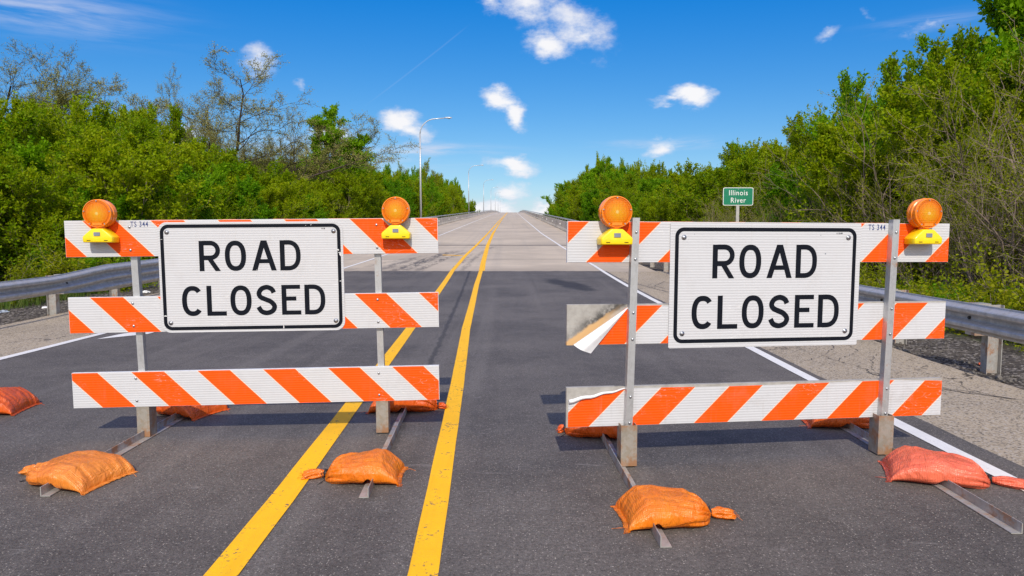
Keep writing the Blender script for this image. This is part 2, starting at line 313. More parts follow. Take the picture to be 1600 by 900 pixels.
def m_lens():
    m, t = mat('amber_lens'); p = opos(t); x, y, z = t.sep(p)[:3]
    v = t.m('SINE', t.m('MULTIPLY', x, 2*math.pi/.0085)); h = t.m('SINE', t.m('MULTIPLY', z, 2*math.pi/.011))
    r = t.m('SQRT', t.m('ADD', t.m('MULTIPLY', x, x), t.m('MULTIPLY', z, z)))
    c = t.mix(t.ss(r, .008, .085), (1.0, .46, .010), (1.0, .22, .001))
    c = t.mix(t.m('MULTIPLY', t.ss(t.m('ADD', v, t.m('MULTIPLY', h, .25)), .2, 1.2), .25), c, (1.0, .56, .03))
    c = t.mix(t.m('MULTIPLY', t.ss(t.noise(p, 18, 4, .6), .5, .75), .3), c, (.85, .16, .0))
    c = t.mix(t.m('MULTIPLY', t.ss(t.m('ABSOLUTE', t.m('SUBTRACT', r, .074)), .0015, .004, 1., 0.), .6), c, (.62, .13, .0))
    c = t.mix(t.ss(r, .014, .004), c, (1.0, .72, .22))  # hot central highlight painted into the lens colour
    b = t.bump(t.m('ADD', v, t.m('MULTIPLY', h, .15)), .5, .004)
    P = t.node('ShaderNodeBsdfPrincipled', {'Base Color': c, 'Roughness': .22, 'Specular IOR Level': .45, 'Coat Weight': .12, 'Coat Roughness': .06, 'Normal': b, 'Subsurface Weight': .25, 'Subsurface Radius': (.02, .008, .002), 'Subsurface Scale': 1.})
    tr = t.node('ShaderNodeBsdfTranslucent', {'Color': c})
    ms = t.node('ShaderNodeMixShader', {0: .25, 1: P.outputs[0], 2: tr.outputs[0]}); t.l.new(ms.outputs[0], t.out.inputs[0]); return m

M = dict(
    asphalt=m_asphalt(), concrete=m_concrete(), barrier=m_concrete('barrier_concrete', (.68, .60, .48), (.55, .49, .39), False), shoulder=m_shoulder(), ground=m_ground(),
    yellow=m_paint('yellow_line_paint', (.95, .50, .003), .62), white_line=m_paint('white_line_paint', (.74, .73, .71), .35),
    galv=m_galv(), galv_r=m_galv('weathered_steel', (.46, .44, .41), .95), rusty=m_galv('rusty_sleeve_steel', (.40, .35, .28), 1.35, .5, .5), alu=m_galv('lamp_pole_aluminium', (.62, .64, .66), 0., .4, .5),
    zinc=m_galv('zinc_bolt', (.55, .57, .6), 0., .3, .9), alum_post=m_galv('rail_post_metal', (.60, .60, .60), .22, .38, .6),
    sign=m_sheet('sign_white_sheeting', None, scr=.55), black=m_flat('sign_black', (.006, .008, .014), .5, var=.1, bstr=.05, spec=.12), board_white=m_flat('rail_white_plastic', (.74, .74, .76), .45, var=.08),
    board=m_board(), board2=m_board(False), flap=m_flat('sheeting_back', (.76, .76, .78), .5, var=.04), navy=m_flat('navy_ink', (.02, .045, .20), .5), lens=m_lens(),
    lens_rim=m_flat('amber_plastic', (1., .26, .003), .25, var=.08, coat=.4), yellow_pl=m_flat('yellow_plastic', (.95, .68, .004), .35, var=.05, coat=.3), cell=m_flat('photocell_grey', (.22, .25, .30), .3),
    strap=m_flat('black_tie', (.015, .015, .017), .5), green=m_flat('green_sign_face', (.006, .20, .105), .4, var=.05), white=m_flat('white_legend', (.80, .80, .80), .5, var=.03),
    rock=m_flat('stone', (.16, .145, .13), .9, var=.3), grass=m_leaf('grass_blade', (.055, .12, .018), (.10, .17, .03), (.22, .20, .07), .3), straw=m_flat('dry_litter', (.25, .20, .12), .9, var=.3),
    litter=m_flat('plastic_litter', (.55, .62, .70), .3, var=.2), orange_red=m_flat('board_edge_orange', (.85, .22, .03), .5), chip=m_flat('scraped_tape', (.74, .74, .75), .5),
    leaf_y=m_leaf('spring_leaf_yellow_green', (.140, .270, .001), (.255, .365, .002), (.38, .30, .006)), leaf_g=m_leaf('spring_leaf_green', (.085, .245, .003), (.165, .335, .004), (.28, .37, .006)),
    leaf_o=m_leaf('olive_bud', (.180, .250, .003), (.265, .315, .005), (.36, .28, .02)), leaf_b=m_leaf('brown_bud', (.26, .27, .07), (.33, .32, .09), (.36, .28, .12), .3),
    bark=m_bark('bark', (.085, .066, .052), (.17, .135, .11)), bark_d=m_bark('dark_bark', (.040, .031, .025), (.10, .08, .065)), bark_l=m_bark('grey_bark', (.17, .125, .10), (.34, .265, .22)), water=m_flat('river_water', (.05, .07, .06), .1, var=.2),
)

# ---------------------------------------------------------------- object helpers
def tag(o, label=None, cat=None, group=None, kind=None):
    if label: o['label'] = label
    if cat: o['category'] = cat
    if group: o['group'] = group
    if kind: o['kind'] = kind
    return o
def empty(name, loc=(0, 0, 0), rz=0., label=None, cat=None, group=None, rot=None):
    o = bpy.data.objects.new(name, None); COL.objects.link(o); o.location = loc; o.rotation_euler = rot or (0, 0, rz)
    o.empty_display_size = .1; return tag(o, label, cat, group)
def link(name, me, mats, parent=None, loc=(0, 0, 0), rot=(0, 0, 0)):
    for m in (mats if isinstance(mats, (list, tuple)) else [mats]):
        if len(me.materials) < 8 and m is not None and not (m.name in [x.name for x in me.materials]): me.materials.append(m)
    o = bpy.data.objects.new(name, me); COL.objects.link(o); o.location = loc; o.rotation_euler = rot
    if parent: o.parent = parent
    return o
def obj(name, bm, mats, parent=None, loc=(0, 0, 0), rot=(0, 0, 0), smooth=False, bevel=0.):
    if bevel:
        bmesh.ops.bevel(bm, geom=[e for e in bm.edges if len(e.link_faces) == 2 and e.calc_face_angle(0) > .6], offset=bevel, segments=2, affect='EDGES', profile=.6, clamp_overlap=True)
    me = bpy.data.meshes.new(name); bm.to_mesh(me); bm.free()
    if smooth:
        for p in me.polygons: p.use_smooth = True
    return link(name, me, mats, parent, loc, rot)
def box(bm, x0, x1, y0, y1, z0, z1, mi=0):
    v = [bm.verts.new(c) for c in ((x0, y0, z0), (x1, y0, z0), (x1, y1, z0), (x0, y1, z0), (x0, y0, z1), (x1, y0, z1), (x1, y1, z1), (x0, y1, z1))]
    for f in ((0, 3, 2, 1), (4, 5, 6, 7), (0, 1, 5, 4), (1, 2, 6, 5), (2, 3, 7, 6), (3, 0, 4, 7)):
        bm.faces.new([v[i] for i in f]).material_index = mi
    return v
def cyl(bm, c, r, h, axis='Y', seg=20, r2=None):
    mt = {'Y': Matrix.Rotation(rad(90), 4, 'X'), 'Z': Matrix(), 'X': Matrix.Rotation(rad(90), 4, 'Y')}[axis]
    return bmesh.ops.create_cone(bm, cap_ends=True, segments=seg, radius1=r, radius2=r if r2 is None else r2, depth=h, matrix=Matrix.Translation(c) @ mt)
def tube(bm, pts, r, seg=10, cap=True):
    pts = [Vector(p) for p in pts]; rs = r if isinstance(r, (list, tuple)) else [r]*len(pts); rings = []
    up = Vector((.13, .21, 1)).normalized()
    for i, p in enumerate(pts):
        d = (pts[min(i+1, len(pts)-1)] - pts[max(i-1, 0)]).normalized()
        a = d.cross(up)
        if a.length < .2: a = d.cross(Vector((1, 0, .1)))
        a.normalize(); b = d.cross(a).normalized()
        rings.append([bm.verts.new(p + (a*math.cos(k*2*math.pi/seg) + b*math.sin(k*2*math.pi/seg))*rs[i]) for k in range(seg)])
    for r0, r1 in zip(rings, rings[1:]):
        for k in range(seg): bm.faces.new((r0[k], r0[(k+1) % seg], r1[(k+1) % seg], r1[k])).smooth = True
    if cap: bm.faces.new(rings[0][::-1]); bm.faces.new(rings[-1])
def extrude_y(bm, prof, ys, offs):
    """profile [(x,z)] closed, swept along y with (dx,dz) offsets"""
    rings = [[bm.verts.new((x+ox, y, z+oz)) for x, z in prof] for y, (ox, oz) in zip(ys, offs)]
    n = len(prof)
    for a, b in zip(rings, rings[1:]):
        for k in range(n): bm.faces.new((a[k], a[(k+1) % n], b[(k+1) % n], b[k]))
    bm.faces.new(rings[0]); bm.faces.new(rings[-1][::-1])
    bmesh.ops.recalc_face_normals(bm, faces=bm.faces)
def interp(T, y):
    if y <= T[0][0]: return T[0][1]
    for (a, b), (c, d) in zip(T, T[1:]):
        if y <= c: return b + (d-b)*(y-a)/(c-a)
    return T[-1][1]
def prof(d):
    s = .041
    if d < 6: return 0.
    if d < 26: return .5*s/20*(d-6)**2
    if d < 230: return s*(d-16)
    t = d-230
    return s*214 + s*t - .5*8e-5*t*t

# ================================================================ SETTING
WL = [(-6, -5.76), (7.6, -5.79), (9.6, -5.80), (23.6, -5.66), (35, -5.35), (50, -5.3), (100, -5.45), (219, -5.5), (600, -5.5)]
WR = [(-6, 2.82), (3.7, 2.85), (5, 2.87), (8.35, 2.96), (15.2, 2.92), (24.2, 2.90), (35, 2.62), (54, 2.33), (116, 2.16), (219, 1.95), (600, 1.95)]
Y1 = [(-6, -1.12), (2.7, -1.195), (3.6, -1.225), (5.6, -1.32), (10, -1.51), (22.1, -1.925), (29, -1.99), (37.4, -1.93), (54, -1.90), (105, -1.95), (219, -2.0), (600, -2.0)]
Y2 = [(-6, -.30), (2.7, -.365), (3.9, -.415), (6.1, -.505), (10, -.68), (17.5, -.91), (21.9, -1.0)]
Y3 = [(21.9, -.97), (25.6, -1.08), (37.4, -1.32), (54, -1.50), (105, -1.68), (219, -1.70), (600, -1.70)]
YEND = 21.9
def ysteps(a, b):
    out = [a]
    while out[-1] < b:
        y = out[-1]; out.append(min(b, y + (.25 if y < 12 else .5 if y < 40 else 2 if y < 120 else 6)))
    return out
def strip(name, left, right, y0, y1, zoff, mt, nx=2, jag=0., thick=0., endjag=0.):
    bm = bmesh.new(); rows = []; rng = random.Random(hash(name) % 999 + 3)
    for y in ysteps(y0, y1):
        l, r = left(y), right(y)
        jl = jr = 0
        if jag: jl = mnoise.noise(Vector((y*2.3, 7.7, 0)))*jag + mnoise.noise(Vector((y*9, 1.7, 0)))*jag*.5; jr = mnoise.noise(Vector((y*2.1, 3.3, 5)))*jag + mnoise.noise(Vector((y*8, 4.7, 5)))*jag*.5
        rows.append([bm.verts.new((l+jl + (r+jr-l-jl)*i/nx, y, prof(y)+zoff)) for i in range(nx+1)])
    if endjag:
        for i, v in enumerate(rows[-1]): v.co.y += endjag*(mnoise.noise(Vector((v.co.x*3.1, 2, 8))) + .6*mnoise.noise(Vector((v.co.x*11, 5, 8)))) - endjag*.2
    for a, b in zip(rows, rows[1:]):
        for i in range(nx): bm.faces.new((a[i], a[i+1], b[i+1], b[i]))
    if thick:
        for side in (0, -1):
            lo = [bm.verts.new(r[side].co - Vector((0, 0, thick))) for r in rows]
            for k in range(len(rows)-1): bm.faces.new((rows[k][side], rows[k+1][side], lo[k+1], lo[k]))
    return tag(obj(name, bm, mt), kind='structure')

# ground: one sheet from the verges out to the horizon
def ground_z(x, y):
    p = prof(min(max(y, 0), 112)); e0, e1 = (-8.2, -10.3) if x < 0 else (4.62, 7.0)
    low = -1.2
    if y > 112: p = max(low, p - (y-112)/1.6)
    if e0 < x < 4.62: z = p - .12 if y < 112 else p-.2
    else:
        ax = abs(x); ve, be = abs(e0), abs(e1)
        if ax < be: z = p - .055 - .02*(ax-ve) + .018*mnoise.noise(Vector((x*2.1, y*2.1, 0))) + (.03*mnoise.noise(Vector((x*7, y*7, 3))) if ax < be+1 and y < 25 else 0)
        else: z = max(low, p - .1 - (ax-be)/2.5)
        z = min(z, p-.03)
    if y > 112: z = max(low, min(z, p))
    if ax_far(x, y): z += .25*mnoise.noise(Vector((x*.12, y*.12, 0)))
    if 195 < y < 520: z -= 2.5*min(1, (y-195)/15, (520-y)/15)
    return z
def ax_far(x, y): return abs(x) > 12
xs = [-4000, -1500, -500, -200, -100, -60, -40, -30, -25] + list(np.arange(-22, -12, 1.)) + list(np.arange(-12, -8.2, .22)) + [-8.2, -7.5, -4, -1, 2, 4.4, 4.62] + list(np.arange(4.7, 8.2, .10)) + list(np.arange(8.4, 12, .4)) + list(np.arange(12, 24, 1.2)) + [28, 35, 50, 80, 150, 400, 1500, 4000]
ys_ = [-4000, -500, -100, -30, -12, -5, 0, 2] + list(np.arange(3, 16, .12)) + list(np.arange(16, 34, .4)) + list(np.arange(34, 112, 2.)) + [112, 116, 122, 135, 150, 170, 190, 200, 212, 300, 400, 505, 520, 600, 900, 1500, 4000]
verts = [(float(x), float(y), ground_z(float(x), float(y))) for y in ys_ for x in xs]
nx_ = len(xs); faces = [(j*nx_+i, j*nx_+i+1, (j+1)*nx_+i+1, (j+1)*nx_+i) for j in range(len(ys_)-1) for i in range(nx_-1)]
me = bpy.data.meshes.new('ground'); me.from_pydata(verts, [], faces); me.update()
tag(link('ground', me, M['ground']), kind='structure')
bm = bmesh.new(); box(bm, -1500, 1500, 196, 519, -2.2, -1.9); tag(obj('river', bm, M['water']), kind='structure')

EDGE_R = lambda y: interp([(-6, 4.6), (6.1, 4.64), (7.8, 4.69), (9, 4.80), (14, 4.9), (24, 4.9)], y)
EDGE_L = lambda y: interp([(-6, -7.6), (8, -7.75), (14, -8.05), (24, -8.2)], y)
strip('right_shoulder', lambda y: interp(WR, y)+.05, EDGE_R, -6, YEND, .000, M['shoulder'], 3, .03, .10)
strip('left_shoulder', EDGE_L, lambda y: interp(WL, y)+.02, -6, YEND, .000, M['shoulder'], 3, .05, .10)
strip('road_asphalt', lambda y: interp(WL, y)-.05, lambda y: interp(WR, y)+.24 - (.10 if y > 6 else 0) + (0), -6, YEND, .004, M['asphalt'], 90, .018, 0., .16)
strip('road_concrete', lambda y: -8.2, lambda y: 4.62, YEND-.25, 520, .001, M['concrete'], 4)
def line(name, T, w, y0, y1, mt):
    return strip(name, lambda y: interp(T, y)-w/2, lambda y: interp(T, y)+w/2, y0, y1, .009, mt, 1, .003)
line('yellow_road_line', Y1, .140, -6, 520, M['yellow'])
line('yellow_road_line', Y2, .125, -6, YEND-.02, M['yellow'])
line('yellow_road_line', Y3, .19, YEND+.02, 60, M['yellow']); line('yellow_road_line', Y3, .13, 60.02, 520, M['yellow'])
line('white_road_line', WR, .115, -6, 520, M['white_line'])
line('white_road_line', WL, .115, -6, 520, M['white_line'])
bm = bmesh.new()
bm.faces.new([bm.verts.new((x, y, prof(y)+.009)) for x, y in ((-5.56, 9.05), (-5.12, 9.52), (-5.10, 9.85), (-5.35, 9.85), (-5.50, 9.5))])
tag(obj('white_road_arrow', bm, M['white_line']), kind='structure')
# a short stray yellow dash on the concrete
bm = bmesh.new(); bm.faces.new([bm.verts.new((x, y, prof(y)+.009)) for x, y in ((-3.0, 29.4), (-2.1, 29.0), (-2.1, 29.35), (-3.0, 29.7))]); tag(obj('yellow_road_dash', bm, M['yellow']), kind='structure')
# cracks in the right shoulder
def crack(pts, w, seed):
    rng = random.Random(seed); bm = bmesh.new(); P = []
    for (x0, y0), (x1, y1) in zip(pts, pts[1:]):
        n = max(2, int(math.hypot(x1-x0, y1-y0)/.05))
        for i in range(n):
            t = i/n; P.append((x0+(x1-x0)*t+rng.uniform(-.016, .016), y0+(y1-y0)*t+rng.uniform(-.02, .02)))
    pr = None
    for (x, y) in P:
        ww = w*rng.uniform(.3, 1.25); a, b = bm.verts.new((x-ww, y-ww*.6, prof(y)+.0035)), bm.verts.new((x+ww, y+ww*.6, prof(y)+.0035))
        if pr: bm.faces.new((pr[0], pr[1], b, a))
        pr = (a, b)
    tag(obj('shoulder_crack', bm, M['strap']), kind='structure')
crack([(4.55, 5.55), (4.05, 6.0), (3.72, 6.5), (3.62, 6.95)], .007, 1); crack([(4.3, 5.75), (3.95, 6.25), (3.80, 6.6)], .004, 2)
crack([(3.3, 7.55), (3.65, 7.9), (4.05, 8.5), (4.2, 9.3)], .006, 3); crack([(3.5, 7.4), (3.85, 7.8), (4.2, 8.2), (4.35, 9.0)], .005, 4); crack([(3.75, 7.0), (4.05, 7.6), (4.4, 8.1)], .005, 6)
crack([(3.5, 14.5), (3.9, 15.6), (3.6, 17.2), (4.2, 18.6)], .012, 5); crack([(3.35, 13.2), (3.7, 15.2), (3.3, 17.5), (3.1, 19.5)], .012, 7); crack([(-6.6, 8.6), (-6.3, 9.6), (-6.6, 11.5)], .006, 8); crack([(-7.2, 9.4), (-6.7, 10.6), (-6.9, 12.8)], .006, 9)

# bridge deck body under the concrete, piers, parapets
bm = bmesh.new(); yy = ysteps(112, 520)
extrude_y(bm, [(-8.7, -.02), (5.15, -.02), (5.15, -1.2), (4.2, -1.6), (-7.7, -1.6), (-8.7, -1.2)], yy, [(0, prof(y)) for y in yy])
tag(obj('bridge_deck', bm, M['barrier']), kind='structure')
for y in range(150, 520, 60):
    bm = bmesh.new(); box(bm, -6.5, 3, y-.8, y+.8, -5, prof(y)-1.62); box(bm, -8.2, 4.6, y-1, y+1, prof(y)-2.8, prof(y)-1.64)
    tag(obj('bridge_pier', bm, M['barrier']), 'concrete pier holding up the bridge deck', 'bridge pier', 'concrete piers under the bridge')
def parapet(x, sgn, label):
    yy = [30] + [y for y in ysteps(32, 520)]
    root = empty('bridge_parapet', (x, 30, prof(30)), 0, label, 'parapet')
    bm = bmesh.new()
    pr = [(0, -.12), (-.0, .10), (.07*sgn, .28), (.10*sgn, .80), (.34*sgn, .80), (.40*sgn, -.12)]
    extrude_y(bm, pr, [y-30 for y in yy], [(0, prof(y)-prof(30)) for y in yy]); obj('concrete_wall', bm, M['barrier'], root)
    bm = bmesh.new(); tube(bm, [(.22*sgn, y-30, prof(y)-prof(30)+1.04) for y in yy], .06, 8)
    obj('top_rail', bm, M['galv'], root)
    for k in range(62):
        y = 31 + 3*k if k < 30 else 121+(k-30)*6
        bm = bmesh.new(); box(bm, .22*sgn-.03, .22*sgn+.03, y-30-.05, y-30+.05, prof(y)-prof(30)+.801, prof(y)-prof(30)+.985)
        obj('rail_post', bm, M['galv'], root)
    for k in range(6):
        y = 40 + 12.5*k; bm = bmesh.new(); z = prof(y)-prof(30)
        box(bm, .075*sgn if sgn > 0 else -.095, .095*sgn if sgn > 0 else -.075, y-30-.09, y-30, z+.46, z+.58); box(bm, min(.02*sgn, .10*sgn), max(.02*sgn, .10*sgn), y-30-.012, y-30-.002, z+.46, z+.58)
        obj('reflector', bm, M['white'], root)
    return root
parapet(-8.2, -1, 'concrete bridge parapet with steel top rail on the left of the road'); parapet(4.5, 1, 'concrete bridge parapet with steel top rail on the right of the road')

# street lamps on the left parapet
def lamp_post():
    root = empty('street_lamp')
    bm = bmesh.new(); tube(bm, [(0, 0, -.3), (0, 0, 4), (0, 0, 8.2)], [.11, .09, .07], 12); obj('pole', bm, M['alu'], root)
    bm = bmesh.new(); cyl(bm, (0, 0, -.1), .17, .4, 'Z', 16); obj('base_flange', bm, M['galv'], root)
    pts = [(0, 0, 8.2)] + [(1.5-1.5*math.cos(a), 0, 8.2+1.45*math.sin(a)) for a in [math.pi/2*k/8 for k in range(1, 9)]] + [(2.35, 0, 9.72)]
    bm = bmesh.new(); tube(bm, pts, .05, 8); obj('arm', bm, M['alu'], root)
    bm = bmesh.new(); r = bmesh.ops.create_uvsphere(bm, u_segments=14, v_segments=8, radius=1); bmesh.ops.scale(bm, vec=(.42, .15, .10), verts=bm.verts)
    for v in bm.verts:
        if v.co.z < 0: v.co.z *= .55
        if v.co.x < 0: v.co.y *= .7
    bmesh.ops.translate(bm, vec=(2.72, 0, 9.74), verts=bm.verts); h = obj('lamp_head', bm, M['alu'], root, smooth=True)
    bm = bmesh.new(); cyl(bm, (2.82, 0, 9.675), .11, .05, 'Z', 14, .13); obj('glass', bm, M['cell'], h)
    return root
def copy_tree(o, parent=None):
    c = o.copy(); COL.objects.link(c); c.parent = parent
    for ch in list(o.children): copy_tree(ch, c)
    return c
lamp = lamp_post()
LN = ['tall grey street lamp nearest to the camera, on the left parapet', 'second street lamp along the left parapet of the bridge', 'third street lamp up the left parapet, before the crest', 'fourth street lamp along the left parapet, small near the crest', 'fifth street lamp along the left side, just past the crest', 'sixth street lamp, tiny beyond the crest', 'farthest and smallest street lamp beyond the crest']
for i in range(7):
    o = lamp if i == 0 else copy_tree(lamp); y = 67 + 74.5*i
    o.location = (-8.9, y, prof(y)+.9); tag(o, LN[i], 'street lamp', 'street lamps along the left parapet')

# guardrails
def guardrail(X, y0, ytr, y1, sgn, label, ztop=.70, posts=1.9):
    """X(y) face line; beam corrugations face the road (-sgn side)"""
    root = empty('guardrail', (X(y0+4), y0+4, 0), 0, label, 'guardrail')
    ox, oy = root.location[0], root.location[1]
    yy = [y0 + (y1-y0)*i/90 for i in range(91)]; bm = bmesh.new(); rings = []
    for y in yy:
        k = min(1, max(0, (y-ytr)/1.6)); hgt = .31 + .20*k; top = ztop + .1*k; nw = 2 + k
        ring = []; N = 36
        for i in range(N+1):
            t = i/N; z = top - t*hgt
            # corrugation depth: two (or three) waves, flat lips at the edges
            ph = t*nw; d = .083*.5*(1-math.cos(2*math.pi*(ph % 1.0)))
            d = .040 + (d-.040)*1.0
            d = .083*max(0, min(1, .5 + .80*math.cos(2*math.pi*(t*nw)+math.pi)))
            ring.append((X(y)-ox + sgn*(.0 - d) + .0, y-oy, prof(y)+z))
        rings.append(ring)
    th = .004*sgn
    A_ = [[bm.verts.new(p) for p in r] for r in rings]; B_ = [[bm.verts.new((p[0]+th, p[1], p[2])) for p in r] for r in rings]
    for a, b in zip(A_, A_[1:]):
        for i in range(len(a)-1): bm.faces.new((a[i], a[i+1], b[i+1], b[i])).smooth = True
    for a, b in zip(B_, B_[1:]):
        for i in range(len(a)-1): bm.faces.new((a[i], b[i], b[i+1], a[i+1])).smooth = True
    for a, b, c, d in zip(A_, A_[1:], B_, B_[1:]):
        bm.faces.new((a[0], b[0], d[0], c[0])); bm.faces.new((a[-1], c[-1], d[-1], b[-1]))
    bmesh.ops.recalc_face_normals(bm, faces=bm.faces)
    obj('beam', bm, M['galv'], root)
    for y in posts:
        z = prof(y); x = X(y)-ox; yo = y-oy
        pst = bmesh.new(); x0 = x+sgn*.17; w = .15
        for (a, b, c, d) in ((0, w, -.055, -.045), (0, w, .045, .055), (w/2-.005, w/2+.005, -.045, .045)):
            box(pst, min(x0+sgn*a, x0+sgn*b), max(x0+sgn*a, x0+sgn*b), yo+c, yo+d, z-.5, z+ztop-.02)
        # I-section turned: flanges face the road
        pst.clear(); 
        for (a, b, c, d) in ((0, .008, -.05, .05), (.15, .158, -.05, .05), (.008, .15, -.004, .004)):
            box(pst, min(x0+sgn*a, x0+sgn*b), max(x0+sgn*a, x0+sgn*b), yo+c, yo+d, z-.5, z+ztop-.02)
        p = obj('post', pst, M['galv_r'], root)
        bb = bmesh.new(); box(bb, min(x+sgn*.006, x0-sgn*.001), max(x+sgn*.006, x0-sgn*.001), yo-.075, yo+.075, z+ztop-.34, z+ztop+.0); obj('blockout', bb, M['board'] if False else M['galv_r'], root)
        bt = bmesh.new(); cyl(bt, (x-sgn*.006, yo, z+ztop-.155), .018, .022, 'X', 8); obj('bolt', bt, M['strap'], root)
    return root
guardrail(lambda y: interp([(-2, -7.15), (10.3, -7.68), (16, -8.05), (30, -8.05)], y), -1, 11.6, 31, -1, 'galvanised guardrail on the left roadside ahead of the bridge', .69, [1.3, 3.2, 5.1, 7.0, 8.9, 11.9, 14.0, 16.2, 18.2, 20.2, 22.2, 24.2, 26.2, 28.2])
guardrail(lambda y: interp([(-2, 4.72), (6.5, 4.86), (10, 5.02), (20, 4.90), (31, 4.52)], y), -1, 22, 31, 1, 'galvanised guardrail on the right roadside beside the gravel edge', .68, [1.5, 3.4, 5.35, 7.25, 9.15, 11.05, 12.95, 14.85, 16.75, 18.65, 20.55, 22.45, 24.35, 26.25, 28.15])

# green river sign beyond the right guardrail
def text_mesh(s, size, bold=0., ext=.0006, align='CENTER', sx=1., sp=1.):
    cu = bpy.data.curves.new('t', 'FONT'); cu.body = s; cu.size = size; cu.offset = bold; cu.extrude = ext; cu.align_x = align; cu.align_y = 'CENTER'; cu.resolution_u = 3; cu.space_character = sp
    o = bpy.data.objects.new('t', cu); COL.objects.link(o)
    dg = bpy.context.evaluated_depsgraph_get(); me = bpy.data.meshes.new_from_object(o.evaluated_get(dg)); bpy.data.objects.remove(o); bpy.data.curves.remove(cu)
    me.transform(Matrix.Rotation(rad(90), 4, 'X') @ Matrix.Scale(sx, 4, (1, 0, 0))); return me
def rrect(w, h, r, seg=6, cx=0, cz=0):
    P = []
    for (sx, sz, a0) in ((1, 1, 0), (-1, 1, 90), (-1, -1, 180), (1, -1, 270)):
        for k in range(seg+1):
            a = rad(a0 + 90*k/seg); P.append((cx+sx*(w/2-r)+r*math.cos(a), cz+sz*(h/2-r)+r*math.sin(a)))
    return P
def plate(name, P, y0, y1, mt, parent, hole=None, loc=(0, 0, 0), rot=(0, 0, 0)):
    """polygon in xz extruded between y0 (front) and y1"""
    bm = bmesh.new()
    f = [bm.verts.new((x, y0, z)) for x, z in P]; b = [bm.verts.new((x, y1, z)) for x, z in P]; n = len(P)
    for k in range(n): bm.faces.new((f[k], b[k], b[(k+1) % n], f[(k+1) % n]))
    if hole:
        hf = [bm.verts.new((x, y0, z)) for x, z in hole]; hb = [bm.verts.new((x, y1, z)) for x, z in hole]
        for k in range(n):
            bm.faces.new((f[k], f[(k+1) % n], hf[(k+1) % n], hf[k])); bm.faces.new((b[k], hb[k], hb[(k+1) % n], b[(k+1) % n])); bm.faces.new((hf[k], hf[(k+1) % n], hb[(k+1) % n], hb[k]))
    else:
        bm.faces.new(f); bm.faces.new(b[::-1])
    bmesh.ops.recalc_face_normals(bm, faces=bm.faces)
    return obj(name, bm, mt, parent, loc, rot)
ry = 20.5
rs = empty('river_sign', (6.74, ry, ground_z(6.74, ry)), 0, 'small green name sign on a post beyond the right guardrail', 'sign')
zc = 2.56 - rs.location[2]
pn = plate('panel', rrect(.90, .53, .05, cz=zc), -.006, .0, M['white'], rs)
plate('green_face', rrect(.865, .495, .04, cz=zc), -.009, -.0062, M['green'], pn)
for s_, dz_ in (('Illinois', .115), ('River', -.105)):
    me = text_mesh(s_, .215, .0008, .001, sx=.90, sp=1.12); link('lettering', me, M['white'], pn, (0, -.0105, zc+dz_-.012))
bm = bmesh.new(); box(bm, -.045, .045, .002, .03, -.4, zc+.24); box(bm, -.02, .02, .031, .05, -.4, zc+.24); obj('post', bm, M['galv'], rs)
for dz_ in (.215, -.215):
    bm = bmesh.new(); cyl(bm, (0, -.013, zc+dz_), .012, .01, 'Y', 8); obj('bolt', bm, M['zinc'], pn)

